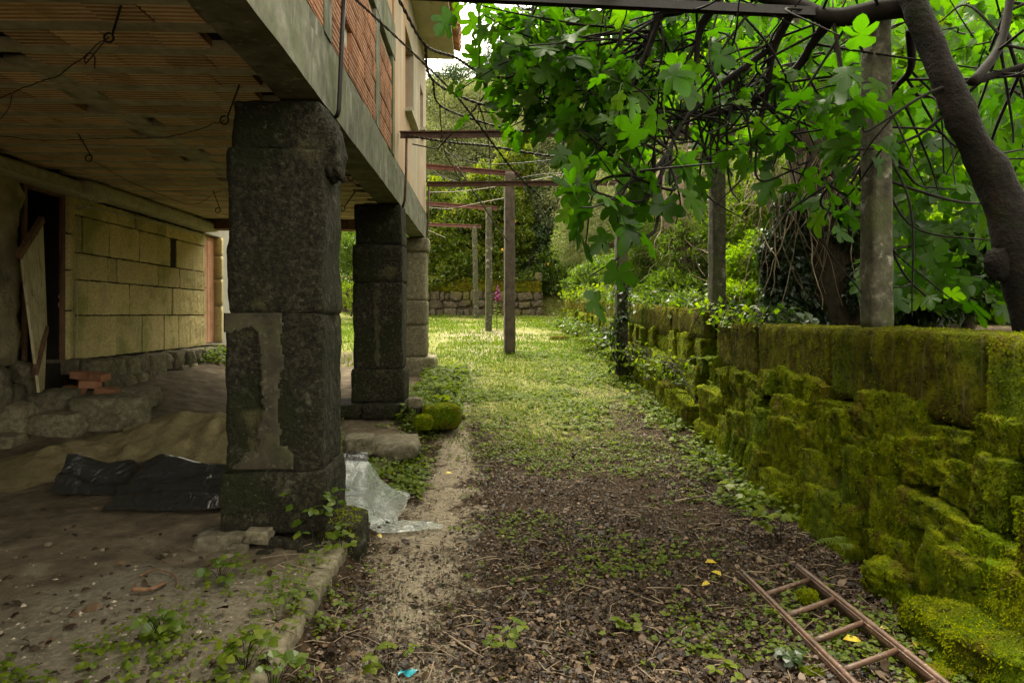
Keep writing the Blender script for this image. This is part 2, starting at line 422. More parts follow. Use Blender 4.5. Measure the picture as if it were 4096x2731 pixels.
def foli(name, a, b, c, **k): MAT[name] = leaf_mat(name, [(0.0, a), (0.5, b), (1.0, c)], **k)
foli('leaf_fig', (.022, .060, .004), (.045, .105, .006), (.085, .150, .008), trans=.56, tcol=(1.45, 1.9, .2), gloss=.012, vscale='obj')
foli('leaf_bright', (.070, .125, .004), (.135, .200, .006), (.230, .255, .010), trans=.56, tcol=(1.5, 1.8, .2), gloss=.02)
foli('leaf_citrus', (0.0462, 0.0840, 0.0050), (0.0966, 0.1428, 0.0067), (0.2100, 0.1974, 0.0101), trans=.5, tcol=(1.6, 1.6, .25), gloss=.025)
foli('leaf_olive', (0.0882, 0.1008, 0.0420), (0.1554, 0.1680, 0.0798), (0.2352, 0.2436, 0.1344), trans=.4, tcol=(1.3, 1.4, .6), gloss=.02)
foli('leaf_dark', (0.0134, 0.0302, 0.0050), (0.0269, 0.0521, 0.0084), (0.0504, 0.0798, 0.0134), trans=.4, tcol=(1.4, 1.7, .3), gloss=.035)
foli('leaf_mid', (0.0386, 0.0714, 0.0067), (0.0739, 0.1176, 0.0118), (0.1260, 0.1638, 0.0202), trans=.45, tcol=(1.5, 1.7, .3), gloss=.02)
foli('leaf_ivy', (0.0101, 0.0252, 0.0076), (0.0218, 0.0437, 0.0134), (0.0420, 0.0714, 0.0218), trans=.25, tcol=(1.3, 1.6, .4), gloss=.06)
foli('leaf_weed', (0.0546, 0.0966, 0.0050), (0.1008, 0.1428, 0.0067), (0.1596, 0.1848, 0.0101), trans=.5, tcol=(1.5, 1.6, .3), gloss=.012, grough=.5)
foli('leaf_dry', (.010, .006, .003), (.050, .029, .014), (.235, .155, .090), trans=.12, tcol=(1.2, 1.0, .6), gloss=.02, grough=.5)
foli('leaf_yellow', (.45, .32, .02), (.55, .42, .03), (.62, .50, .10), trans=.3, tcol=(1.2, 1.2, .4), gloss=.03)
foli('grass', (.034, .076, .005), (.072, .122, .008), (.165, .175, .024), trans=.45, tcol=(1.4, 1.6, .3), gloss=.010, grough=.5)
foli('moss_fuzz', (.040, .058, .001), (.135, .165, .002), (.275, .285, .004), trans=.4, tcol=(1.3, 1.45, .15), gloss=.0)
foli('petal', (.32, .04, .20), (.45, .08, .30), (.55, .16, .40), trans=.4, tcol=(1.2, .7, 1.1), gloss=.03)
# ------------------------------------------------------------------ ground
GY = [-60, 5.5, 7, 9, 11, 12.5, 14.5, 20, 27, 28.6, 60, 400]
GZ = [0, 0, .08, .30, .46, .60, .82, 1.07, 1.43, 1.52, 2.6, 4]
def wall_x(y):
    return np.interp(y, [0.5, 3, 7.7, 7.95, 20.5], [2.36, 2.47, 2.68, 2.64, 2.50])
def gz(x, y, rough=True):
    x = np.asarray(x, float); y = np.asarray(y, float)
    z = np.interp(y, GY, GZ)
    z = z - .10 * sstep(-.3, -1.0, x) * sstep(9.5, 11.5, y) * sstep(15.5, 13, y)
    z = z + .115 * sstep(-.80, -.92, x) * sstep(8.5, 5, y)                       # floor level behind the kerb
    z = z + .30 * sstep(-3.2, -5.0, x) * sstep(6, 8.5, y) * sstep(14.5, 12.5, y)   # rises to the house wall
    terr = np.interp(y, [0, 8, 14, 20.5, 24, 60], [1.30, 1.38, 1.70, 1.98, 2.0, 2.9])
    t = sstep(.18, .42, x - wall_x(np.clip(y, .5, 20.5))) * sstep(23.5, 20.6, y)
    t2 = sstep(3, 7, x) * sstep(20, 22, y)
    z = z * (1 - t) + terr * t
    z = z + (np.maximum(terr - z, 0)) * t2 * (1 - t)
    z = z + .85 * sstep(28.75, 29.2, y)
    z = z + .9 * sstep(-4.5, -9, x) * sstep(15, 20, y)
    if rough:
        P = np.stack([x, y, 0 * x], -1).reshape(-1, 3)
        nn = (.022 * vnoise(P, .9, 2, 2) + .012 * vnoise(P, 4.2, 4, 3)).reshape(x.shape)
        z = z + nn
    return z
def path_m(x, y):
    c = np.interp(y, [2, 3, 4, 5, 6, 9, 14], [-.28, -.33, -.40, -.36, -.27, -.32, -.2])
    w = np.interp(y, [2, 3.4, 4.3, 6, 9, 13], [.28, .24, .38, .22, .10, .0])
    far = .85 * np.exp(-((x - .2) / 1.3) ** 2 - ((y - 18.2) / 2.2) ** 2) + .7 * np.exp(-((x - .3) / .8) ** 2 - ((y - 14.6) / .9) ** 2)
    return np.maximum(np.clip(1 - np.abs(x - c) / (w + .12), 0, 1) ** .7 * (w > 0), far)
def grass_m(x, y):
    return sstep(5.5, 11, y + .9 * np.sin(x * 2.1) + .5 * x * -.35)
def inner_m(x, y):
    return sstep(-.85, -1.05, x) * sstep(15.5, 13.2, y) * sstep(-5.6, -5.2, x)

xs = np.unique(np.concatenate([np.linspace(-5.6, 3.4, 160), -5.6 - np.geomspace(.2, 300, 26), 3.4 + np.geomspace(.12, 300, 30)]))
ys = np.unique(np.concatenate([np.linspace(2.0, 9, 150), np.linspace(9, 30, 130), 30 + np.geomspace(.4, 500, 28), 2 - np.geomspace(.2, 120, 18)]))
GXX, GYY = np.meshgrid(xs, ys, indexing='ij')
GZZ = gz(GXX, GYY)
GV = np.stack([GXX, GYY, GZZ], -1).reshape(-1, 3)
i = np.arange(len(xs) - 1)[:, None] * len(ys) + np.arange(len(ys) - 1)[None, :]
GF = np.stack([i, i + len(ys), i + len(ys) + 1, i + 1], -1).reshape(-1, 4)

t = NT('ground of soil sand and grass')
soil = t.ramp(t.noise(14, 7, .65), [(0.3, (.012, .008, .004)), (0.55, (.036, .023, .012)), (0.78, (.085, .056, .031))])
sandc = t.ramp(t.noise(38, 6, .65), [(0.3, (.13, .105, .068)), (0.55, (.235, .20, .14)), (0.75, (.36, .315, .24))])
sandc = t.mix(.14, sandc, (.02, .015, .01)); sandc = t.mix(t.mask(t.noise(55, 2), .64, .70), sandc, (.30, .14, .075))
innc = t.ramp(t.noise(5, 7, .62), [(0.3, (.048, .036, .022)), (0.55, (.105, .081, .052)), (0.75, (.18, .145, .10))])
pale = t.ramp(t.noise(30, 6, .7), [(0.3, (.075, .062, .040)), (0.7, (.19, .165, .12))])
innc = t.mix(t.math('MULTIPLY', t.mask(t.math('ADD', t.noise(2.2, 6, .62), t.math('MULTIPLY', t.attr('pale'), .45)), .62, .80), .9), innc, pale)
grc = t.ramp(t.noise(11, 7, .65), [(0.3, (.050, .054, .014)), (0.46, (.092, .105, .020)), (0.6, (.17, .155, .05)), (0.74, (.28, .21, .13))])
n1 = t.noise(7, 6, .65); n2 = t.noise(3.2, 7, .68)
c = t.mix(t.mask(t.math('ADD', t.attr('grass'), t.math('MULTIPLY', t.math('SUBTRACT', n1, .5), 1.6)), .35, .7), soil, grc)
c = t.mix(t.math('MULTIPLY', t.mask(t.math('ADD', t.attr('path'), t.math('MULTIPLY', t.math('SUBTRACT', n2, .5), 3.4)), .25, .75), .92), c, sandc)
c = t.mix(t.mask(t.math('ADD', t.attr('inner'), t.math('MULTIPLY', t.math('SUBTRACT', n1, .5), .8)), .35, .65), c, innc)
MAT['ground'] = t.done(c, .95, t.bump(t.noise(45, 6, .7), .8, .02, t.bump(t.noise(9, 4), .5, .04)), .1)
gm = MB().add(GV, GF)
go = build('ground', gm, MAT['ground'], origin=(0, 0, 0), kind='structure')
for nm, arr in (('path', path_m(GXX, GYY)), ('grass', grass_m(GXX, GYY)), ('inner', inner_m(GXX, GYY)),
                ('pale', sstep(4.6, 3.2, GYY) * sstep(-3.0, -1.6, GXX))):
    a_ = go.data.attributes.new(nm, 'FLOAT', 'POINT'); a_.data.foreach_set('value', arr.ravel().astype(np.float32))

# ------------------------------------------------------------------ house
BX0, BX1 = -1.315, -1.045            # edge beam
BZ0, BZ1 = 2.946, 3.465
CZ = 3.25                            # ceiling underside
WX = -5.09                           # ground-floor stone wall face
YEND = 13.1
house = thing('house', (-3.5, 8, 0.2), 'unfinished two storey house raised on granite pillars over an open ground floor', 'house')

# edge beam with board marks: lower beam and set-back upper kerb
m = MB()
P, F = boxgrid(3, 90, 6)
def beam(x0, x1, y0, y1, z0, z1, n, amp, seed):
    P, F = boxgrid(*n)
    V = (P + 1) / 2 * np.array([x1 - x0, y1 - y0, z1 - z0]) + np.array([x0, y0, z0])
    V[:, 0] += amp * vnoise(V, 3, seed); V[:, 2] += amp * .6 * vnoise(V, 4, seed + 1)
    return V, F
build('edge_beam', MB().add(*beam(BX0, BX1, -2, YEND, BZ0, BZ0 + .19, (3, 110, 3), .006, 1)).add(*beam(BX0 + .004, BX1 - .008, -2, YEND, BZ0 + .194, BZ0 + .385, (3, 110, 3), .006, 5)), MAT['concrete'], house, smooth=False)
build('slab_edge', MB().add(*beam(BX0 - .1, BX1 - .03, -2, YEND, BZ0 + .389, BZ1, (3, 110, 2), .012, 9)), MAT['concrete'], house, smooth=False)
build('cross_beam', MB().add(*beam(WX - .3, BX0 - .004, 12.55, 12.85, 3.10, 3.30, (20, 3, 3), .006, 12)), MAT['wood_brown'], house, smooth=False)
build('ceiling_strip', MB().add(*beam(-1.53, BX0 - .003, -2, 12.5, CZ - .004, CZ + .2, (2, 40, 2), .003, 15)), MAT['concrete'], house)
build('floor_slab', MB().add(*box_vf(WX - .4, BX0 - .11, -2, 12.54, CZ + .055, BZ1 - .02)), MAT['dark'], house, smooth=False)

# ceiling: concrete joists with rows of ribbed clay blocks between
PITCH = .365; JW = .10; Y0C = 3.02
rows = int((12.5 - Y0C) / PITCH)
BLX = .292
def clay_block():
    w = PITCH - JW - .006; n = 5; prof = []
    for k in range(n):
        a = -w / 2 + k * w / n; s = w / n
        prof += [(a, .014), (a + .42 * s, .014), (a + .50 * s, -.004), (a + .94 * s, -.004)]
    prof.append((w / 2, .014))
    prof = np.array(prof); L = BLX - .005; np_ = len(prof)
    V = np.concatenate([np.column_stack([np.full(np_, s * L / 2), prof]) for s in (-1, 1)])
    V = np.vstack([V, [[-L / 2, -w / 2, .05], [-L / 2, w / 2, .05], [L / 2, -w / 2, .05], [L / 2, w / 2, .05]]])
    a = np.arange(np_ - 1)
    F4 = np.stack([a, a + np_, a + np_ + 1, a + 1], 1)[:, ::-1]
    b = 2 * np_
    F4 = np.vstack([F4, [[0, b, b + 2, np_]], [[np_ - 1, 2 * np_ - 1, b + 3, b + 1]]])
    F3 = np.concatenate([np.stack([a, a + 1, np.full(np_ - 1, b + (0))], 1), [[np_ - 1, b + 1, b]],
                         np.stack([a + np_ + 1, a + np_, np.full(np_ - 1, b + 2)], 1), [[2 * np_ - 1, b + 2, b + 3]]])
    me = mesh_from('ceiling_block', V, F3, F4, [MAT['clay'], MAT['clay_dusty']], False)
    for p in me.polygons:
        if len(p.vertices) == 4 and all(me.vertices[v].co.z < 0 for v in p.vertices): p.material_index = 1
    return me
cb = clay_block()
rest = MB(); cnt = 0
rv = np.empty(len(cb.vertices) * 3, np.float32); cb.vertices.foreach_get('co', rv); rv = rv.reshape(-1, 3)
rf3 = np.array([list(p.vertices) for p in cb.polygons if len(p.vertices) == 3]); rf4 = np.array([list(p.vertices) for p in cb.polygons if len(p.vertices) == 4])
jn = 0
for r in range(rows + 1):
    yj = Y0C + r * PITCH
    P, F = boxgrid(26, 1, 1)
    V = P * np.array([(-1.535 - (WX)) / 2, JW / 2, .03]) + np.array([(-1.535 + WX) / 2, yj, CZ + .03 - .012])
    V[:, 1] += .006 * vnoise(V, 5, r); V[:, 2] += .004 * vnoise(V, 7, r + 2)
    build('joist', MB().add(V, F), MAT['concrete_in'], house, smooth=False)
    if r == rows: break
    off = (r * .37 % 1) * BLX
    k = 0
    x = -1.54 - BLX / 2 - (off - BLX / 2)
    while x > WX + BLX * .3:
        if not (-3.19 < x < -2.97) and x < -1.54 - BLX / 2 + .02:
            M = Matrix.Translation((x + random.uniform(-.003, .003), yj + PITCH / 2, CZ + random.uniform(-.004, .004))) @ Matrix.Rotation(random.uniform(-.012, .012), 4, 'Z') @ Matrix.Rotation(random.uniform(-.01, .01), 4, 'Y')
            if cnt < 296: inst('ceiling_block', cb, M, house)
            else:
                A = np.array(M); rest.add(rv @ A[:3, :3].T + A[:3, 3], [rf3, rf4])
            cnt += 1
        x -= BLX
if rest.n: build('ceiling_blocks', rest, MAT['clay'], house, smooth=False, kind='stuff')
build('ceiling_rib', MB().add(*beam(-3.20, -2.96, 4.7, 12.5, CZ - .006, CZ + .04, (2, 60, 1), .006, 31)), MAT['concrete_in'], house)

# upper storey: brick infill panels between concrete studs
def hwall(name, y0, y1, z0, z1, x1, mat, thick=.2, **k):
    return build(name, MB().add(*box_vf(x1 - thick, x1, y0, y1, z0, z1)), MAT[mat], house, smooth=False, **k)
ZL = 4.63
bw = hwall('brick_wall', -2, 8.18, BZ1, ZL, -1.115, 'mortar')
BL, BH, BG = .292, .188, .014
bm = MB().add(*rbox((0, 0, 0), (.06, BL, BH), .006, .0015, 9, 1, (1, 3, 2)))
# grooved clay face: three shallow ribs along the brick
V, F = bm.verts(), cat(bm.f[4], 4)
mb = MB().add(V, F)
for q in range(4):
    zz = -BH / 2 + .03 + q * (BH - .06) / 3
    mb.add(*box_vf(.029, .033, -BL / 2 + .008, BL / 2 - .008, zz - .012, zz + .012))
bme = mesh_from('brick', mb.verts(), np.zeros((0, 3), int), cat(mb.f[4], 4), MAT['brick'], False)
studs = [(3.2, 3.42), (4.66, 4.88), (6.92, 7.15), (8.17, 8.36)]
panels = [(1.2, 3.2), (3.42, 4.66), (4.88, 6.92), (7.15, 8.17)]
for (y0, y1) in panels:
    r = 0; z = BZ1 + BG + BH / 2
    while z < ZL - .05:
        y = y0 + (BL / 2 if r % 2 else 0) - BL / 2 + .02
        while y < y1:
            a, b = max(y - BL / 2, y0 + .006), min(y + BL / 2, y1 - .006)
            if b - a > .05 and not (abs(y - 5.5) < .15 and r == 1):
                M = Matrix.Translation((-1.103 + random.uniform(-.004, .004), (a + b) / 2, z)) @ Matrix.Rotation(random.uniform(-.01, .01), 4, 'X') @ Matrix.Diagonal((1, (b - a) / BL, 1, 1))
                inst('brick', bme, M, bw)
            y += BL + BG
        z += BH + BG; r += 1
for (a, b) in studs: build('concrete_stud', MB().add(*beam(-1.3, -1.065, a, b, BZ1 + .002, ZL, (2, 2, 12), .006, int(a * 9))), MAT['concrete'], house, smooth=False)
build('lintel_beam', MB().add(*beam(-1.31, -1.060, -2, 8.36, ZL + .003, ZL + .42, (2, 60, 3), .005, 44)), MAT['concrete'], house, smooth=False)
hwall('gable_infill', -2, 8.36, ZL + .43, 6.28, -1.10, 'plaster')
# rendered part with two window openings
RX = -1.075
W1 = (9.57, 10.72, 4.43, 5.59); W2 = (11.84, 12.42, 4.78, 5.53)
m = MB()
for (a, b, c_, d_) in ((8.37, W1[0], BZ1 + .01, 6.29), (W1[1], W2[0], BZ1 + .01, 6.29), (W2[1], YEND - .03, BZ1 + .01, 6.29),
                       (W1[0], W1[1], BZ1 + .01, W1[2]), (W1[0], W1[1], W1[3], 6.29), (W2[0], W2[1], BZ1 + .01, W2[2]), (W2[0], W2[1], W2[3], 6.29)):
    m.add(*box_vf(RX - .28, RX, a, b, c_, d_))
rw = build('rendered_wall', m, MAT['plaster'], house, smooth=False)
build('end_wall', MB().add(*box_vf(-9, RX - .285, YEND - .3, YEND - .035, BZ1, 6.29)), MAT['plaster'], house, smooth=False)
for (a, b, c_, d_) in (W1, W2):
    w = build('window', MB().add(*box_vf(RX - .27, RX - .22, a - .02, b + .02, c_ - .02, d_ + .02)), MAT['dark'], house, smooth=False)
    fr = MB()
    for q in (box_vf(RX - .219, RX - .17, a, a + .06, c_, d_), box_vf(RX - .219, RX - .17, b - .06, b, c_, d_), box_vf(RX - .219, RX - .17, a + .06, b - .06, d_ - .06, d_), box_vf(RX - .219, RX - .17, a + .06, b - .06, c_, c_ + .06), box_vf(RX - .219, RX - .175, (a + b) / 2 - .03, (a + b) / 2 + .03, c_ + .06, d_ - .06)): fr.add(*q)
    build('window_frame', fr, MAT['wood_brown'], w, smooth=False)
    build('window_sill', MB().add(*rbox((RX - .03, (a + b) / 2, c_ - .03), (.26, b - a + .1, .055), .008, .002, 8, 3, (2, 6, 2))), MAT['mortar'], w, smooth=False)
# roof: eave soffit, slab and clay tiles
rf = build('roof', MB().add(*box_vf(-9, -.52, -2, 12.74, 6.295, 6.40)).add(np.array([[-.52, -2, 6.40], [-.52, 12.74, 6.40], [-6, 12.74, 8.2], [-6, -2, 8.2], [-9, -2, 7.2], [-9, 12.74, 7.2]], float), np.array([[0, 1, 2, 3], [3, 2, 5, 4]])), MAT['soffit'], house, smooth=False)
ang = np.linspace(0, np.pi, 7)
def tile_mesh(name, up):
    V = []; n = 7
    for (xx, rr) in ((0, .085), (-.5, .07)):
        for th in ang: V.append((xx, rr * math.cos(th), (rr * math.sin(th)) * (1 if up else -1)))
        for th in ang: V.append((xx, (rr - .013) * math.cos(th), ((rr - .013) * math.sin(th)) * (1 if up else -1)))
    V = np.array(V); F = []
    for k in range(n - 1):
        F += [(k, k + 1, 2 * n + k + 1, 2 * n + k), (n + k, 3 * n + k, 3 * n + k + 1, n + k + 1), (k, n + k, n + k + 1, k + 1)]
    return mesh_from(name, V, np.zeros((0, 3), int), np.array(F), MAT['tile'], True)
tu, td = tile_mesh('roof_tile', True), tile_mesh('roof_tile', False)
y = 7.0; sl_ = math.atan(1.8 / 5.48)
while y < 12.75:
    for (me_, dy, dz) in ((td, 0, .105), (tu, .1, .11)):
        for row in range(2):
            xx = -.40 - row * .44
            M = Matrix.Translation((xx + random.uniform(-.015, .015), y + dy, 6.40 + dz + (-.52 - xx) * .328 + row * .012)) @ Matrix.Rotation(sl_ + random.uniform(-.02, .02), 4, 'Y') @ Matrix.Rotation(random.uniform(-.03, .03), 4, 'Z')
            inst('roof_tile', me_, M, rf)
    y += .2

# ---------------- ground-floor stone wall
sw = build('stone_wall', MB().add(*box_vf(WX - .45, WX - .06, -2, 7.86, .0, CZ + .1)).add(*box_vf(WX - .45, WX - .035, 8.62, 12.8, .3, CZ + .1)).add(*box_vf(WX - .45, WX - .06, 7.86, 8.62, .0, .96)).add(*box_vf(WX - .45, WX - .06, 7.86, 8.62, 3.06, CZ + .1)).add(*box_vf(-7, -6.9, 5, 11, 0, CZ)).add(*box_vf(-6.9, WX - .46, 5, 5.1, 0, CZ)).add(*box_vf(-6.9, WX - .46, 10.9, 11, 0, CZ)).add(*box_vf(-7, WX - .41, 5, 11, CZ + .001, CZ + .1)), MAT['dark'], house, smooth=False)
def yw(px): return -WX * FPX / (1930 - px)
def zr5(x): return x / 1.568
rowsz = [(.98, 1.54, [531, 788, 943, 1073, 1158, 1264]), (1.54, 1.99, [535, 615, 865, 1010, 1125, 1264]), (1.99, 2.33, [530, 735, 790, 1040, 1170, 1292]),
         (2.33, 2.80, [530, 585, 745, 927, 1113, 'gap', 1153, 1292]), (2.80, 3.03, [530, 690, 900, 1080, 1292])]
for ri, (z0, z1, js) in enumerate(rowsz):
    ys_ = []; gap = None
    for j in js:
        if j == 'gap': gap = len(ys_) - 1
        else: ys_.append(yw(zr5(j)))
    ys_[-1] = 12.79
    for k in range(len(ys_) - 1):
        if k == gap: continue
        a, b = ys_[k] + .008, ys_[k + 1] - .008
        x1 = WX + random.uniform(-.014, .014)
        n = (2, max(5, int((b - a) / .045)), max(5, int((z1 - z0) / .045)))
        build('stone_block', MB().add(*rbox((x1 - .06, (a + b) / 2, (z0 + z1) / 2), (.12, b - a, z1 - z0 - .015), .010, .010, 13, ri * 10 + k, n)), MAT['granite'], sw, smooth=False)
# door jamb of long stones on the dark doorway, and its timber frame
zz = .98
for q, hgt in enumerate((.62, .5, .45, .5)):
    build('stone_block', MB().add(*rbox((WX - .07, 8.69, zz + hgt / 2), (.15, .14, hgt - .012), .012, .006, 9, 70 + q, (2, 3, 7))), MAT['granite'], sw); zz += hgt
build('door_frame', MB().add(*box_vf(WX - .075, WX - .03, 8.57, 8.615, .98, 3.06)).add(*box_vf(WX - .10, WX - .03, 7.865, 7.92, .98, 3.06)).add(*box_vf(WX - .10, WX - .03, 7.92, 8.57, 2.98, 3.06)), MAT['wood_brown'], sw, smooth=False)
build('lintel', MB().add(*rbox((WX + .02, 8.0, 3.10), (.3, 2.4, .17), .012, .006, 7, 61, (3, 20, 3))), MAT['mortar'], sw)
build('ledge', MB().add(*rbox((WX + .08, 10.7, 3.135), (.34, 4.1, .16), .02, .010, 6, 65, (3, 40, 3))), MAT['mortar'], sw)
# crumbling plaster left of the doorway
P, F = boxgrid(1, 60, 50)
V = (P + 1) / 2 * np.array([.07, 3.0, 2.2]) + np.array([WX - .08, 4.75, 1.0])
V[:, 0] += .02 * vnoise(V, 3, 77) + .008 * vnoise(V, 12, 78)
e = sstep(7.2, 7.75, V[:, 1]); V[:, 1] += e * .10 * vnoise(V * np.array([1, .01, 1]), 4, 79)
build('plaster_patch', MB().add(V, F), MAT['old_plaster'], sw)
for q in range(10):
    yy = 5.6 + q * .24; 
    build('footing_stone', MB().add(*rock((WX + .0, yy, .66 + .08 * math.sin(q * 3)), (.42, .34, .62), 130 + q, .5, .15, 1.7, 8)), MAT['rubble'], sw)
# rough footing stones under the dressed courses
y = 8.75; q = 0
while y < 12.7:
    w_ = random.uniform(.24, .42); zt = .97
    build('footing_stone', MB().add(*rock((WX + .10 + random.uniform(-.03, .03), y + w_ / 2, zt - .15), (.44, w_ * 1.12, .34), 90 + q, .62, .13, 1.8, 9)), MAT['rubble'], sw)
    if random.random() < .85:
        build('footing_stone', MB().add(*rock((WX + .14 + random.uniform(-.02, .10), y + w_ / 2 + .05, .62), (.40, w_ * .95, .30), 190 + q, .5, .16, 1.8, 8)), MAT['rubble'], sw)
    y += w_; q += 1
# far doorway at the corner, in daylight
cw = build('corner_wall', MB().add(*box_vf(WX - .45, WX, 13.58, 15.4, .2, 3.6)).add(*box_vf(WX - .45, WX, 12.81, 13.58, 3.05, 3.6)).add(*box_vf(WX - .45, WX - .02, 12.81, 13.58, .2, 1.0)), MAT['white_plaster'], house, smooth=False)
zz = 1.0
for q, hgt in enumerate((.72, .52, .45, .36)):
    build('stone_block', MB().add(*rbox((WX - .1, 13.53, zz + hgt / 2), (.25, .12, hgt - .01), .012, .005, 9, 170 + q, (3, 2, 6))), MAT['granite'], cw); zz += hgt
dr = build('plank_door', MB().add(*box_vf(WX - .17, WX - .135, 12.80, 13.47, 1.0, 3.05)), MAT['wood_brown'], cw, smooth=False)
for q in range(4): build('plank', MB().add(*box_vf(WX - .133, WX - .105, 12.81 + q * .165, 12.81 + q * .165 + .155, 1.02, 2.05 if q % 2 else 3.02)).add(*box_vf(WX - .133, WX - .108, 12.81 + q * .165, 12.81 + q * .165 + .155, 2.06, 3.02)), MAT['pink_wood'], dr, smooth=False)
build('step_stone', MB().add(*rbox((WX + .14, 13.2, .9), (.42, .9, .2), .02, .01, 7, 201, (4, 8, 3))), MAT['rubble'], cw)
# conduit clipped along the wall
cp = smooth_path([(WX + .24, 5.0, 3.02), (WX + .23, 7.0, 3.02), (WX + .24, 8.6, 3.0), (WX + .06, 8.75, 2.86), (WX + .025, 8.9, 2.93), (WX + .03, 10.5, 2.97), (WX + .03, 12.6, 2.99)], 5)
build('conduit', MB().add(*tube(cp, .011, 6)), MAT['white_plaster'], house, label=None)
build('cable', MB().add(*tube(smooth_path([(WX + .03, 8.78, 2.8), (WX + .03, 8.75, 2.2), (WX + .035, 8.76, 1.5), (WX + .03, 8.74, 1.05)], 6), .006, 5)), MAT['mortar'], house)

# old plank door hanging askew, opened towards the yard
dl = thing('plank_door_leaf', W(120, 1560, 7.35), 'old pale plank door leaf hanging askew open beside the dark doorway', 'door')
hA, hB = W(205, 850, 7.7), W(330, 930, 7.0)      # dummy for plane direction
c0 = W(178, 900, 7.55); c1 = W(100, 900, 7.0)    # top far, top near
b0 = W(165, 1570, 7.55); b1 = W(140, 1570, 7.0)
def quadboard(p00, p10, p11, p01, th):
    p = np.array([p00, p10, p11, p01], float); n = unit(np.cross(p[1] - p[0], p[3] - p[0])) * th
    V = np.vstack([p, p + n]); F = np.array([[0, 3, 2, 1], [4, 5, 6, 7], [0, 1, 5, 4], [1, 2, 6, 5], [2, 3, 7, 6], [3, 0, 4, 7]])
    return V, F
D1, D2 = 7.75, 7.15
TL, TR = W(75, 1010, D2), W(163, 870, D1)
BL_, BR_ = W(148, 1570, D2), W(168, 1560, D1)
MRt = W(180, 1310, D1)
nb = 4
for q in range(nb):
    u0, u1 = q / nb + .012, (q + 1) / nb - .012
    rt = lambda u: TL + (TR - TL) * u
    rm = lambda u: (TL + (BL_ - TL) * .62) + (MRt - (TL + (BL_ - TL) * .62)) * u
    rb_ = lambda u: BL_ + (BR_ - BL_) * u
    V1, F1 = quadboard(rm(u0), rm(u1), rt(u1), rt(u0), .025)
    V2, F2 = quadboard(rb_(u0), rb_(u1), rm(u1), rm(u0), .025)
    build('plank', MB().add(V1, F1).add(V2, F2), MAT['door_wood'], dl, smooth=False)
def bar(p, q, w, th, up=(0, 0, 1)):
    p, q = np.asarray(p, float), np.asarray(q, float); d_ = unit(q - p); s = unit(np.cross(d_, up)); n = np.cross(s, d_)
    V = []
    for a in (p, q):
        for (i_, j_) in ((-1, -1), (1, -1), (1, 1), (-1, 1)): V.append(a + s * i_ * w / 2 + n * j_ * th / 2)
    return np.array(V), np.array([[0, 3, 2, 1], [4, 5, 6, 7], [0, 1, 5, 4], [1, 2, 6, 5], [2, 3, 7, 6], [3, 0, 4, 7]])
off_ = np.array([.04, -.05, 0])
build('ledge_bar', MB().add(*bar(W(72, 1025, D2) + off_, W(165, 880, D1) + off_, .05, .07)), MAT['wood_brown'], dl, smooth=False)
build('brace', MB().add(*bar(W(138, 1490, D2) + off_, W(182, 1312, D1) + off_, .05, .06)), MAT['wood_brown'], dl, smooth=False)

# rubble steps before the dark doorway
def rk(name, px, py, D, size, seed, label, grp='rubble stones at the dark doorway', mat='rubble', boxy=.5, cat_='stone', az=0, amp=.14, n=9):
    c_ = W(px, py, D)
    return build(name, MB().add(*rock(c_, size, seed, boxy, amp, 1.7, n, rotm(0, 0, az))), MAT[mat], label=label, cat_=cat_, group=grp)
rk('boulder', 440, 1650, 7.6, (.95, .52, .46), 301, 'long flat topped boulder between the sand heap and the doorway steps', boxy=.7, az=.25)
rk('boulder', 215, 1615, 7.5, (.52, .45, .38), 302, 'rounded grey boulder beneath the foot of the open plank door')
rk('boulder', 245, 1700, 7.3, (.6, .5, .36), 303, 'dark boulder lying under the rounded grey boulder by the steps')
rk('boulder', 60, 1690, 7.2, (.5, .5, .5), 304, 'dark boulder at the edge of the photo left of the plank door')
rk('boulder', 20, 1790, 6.9, (.45, .4, .34), 309, 'small dark boulder on the dirt floor at the photo edge')
rk('stone_step', 500, 1590, 8.3, (.95, .4, .28), 305, 'pale squared step stone below the broken bricks', boxy=.82, az=.2, amp=.06)
rk('stone_block', 400, 1490, 8.55, (.42, .40, .42), 306, 'squared stone block standing against the wall beside the doorway', boxy=.85, amp=.05)
rk('stone_step', 250, 1465, 8.5, (.7, .4, .24), 307, 'rough stone sill directly below the dark doorway', boxy=.75, amp=.08)
rk('boulder', 590, 1590, 8.5, (.32, .3, .2), 308, 'small loose stone at the right end of the step stones')
for q, (px, py, D, az) in enumerate(((330, 1500, 8.2, .2), (395, 1505, 8.15, -.4), (360, 1535, 8.1, .6), (430, 1565, 8.0, .1), (300, 1560, 8.05, -.2))):
    lb = ['broken red brick on top of the steps nearest the door opening', 'red brick fragment against the squared stone block', 'tilted red brick lying across the middle of the steps', 'red brick end sticking out above the long boulder', 'dusty brick half buried left of the other bricks'][q]
    build('loose_brick', MB().add(*rbox(W(px, py, D), (.24, .13, .09), .01, .006, 9, 330 + q, (4, 3, 3), rotm(.1, .1, az))), MAT['brick'], smooth=False, label=lb, cat_='brick', group='broken bricks on the steps')
# ------------------------------------------------------------------ granite pillars
def blockV(x0, x1, y0, y1, z0, z1, seed, amp=.012, r=.035, cell=.03):
    r = r * .55
    n = (max(4, int((x1 - x0) / cell)), max(4, int((y1 - y0) / cell)), max(3, int((z1 - z0) / cell)))
    V, F = rbox(((x0 + x1) / 2, (y0 + y1) / 2, (z0 + z1) / 2), (x1 - x0, y1 - y0, z1 - z0), r, amp, 5, seed, n)
    V = V + (.005 * vnoise(V, 22, seed + 5) + .004 * vnoise(V, 50, seed + 6, 2))[:, None] * unit((V - V.mean(0)) * np.array([1, 1, .3]))
    V[:, 0] += .010 * vnoise(V * np.array([0, 0, 1]), 2.2, seed + 8)
    return V, F

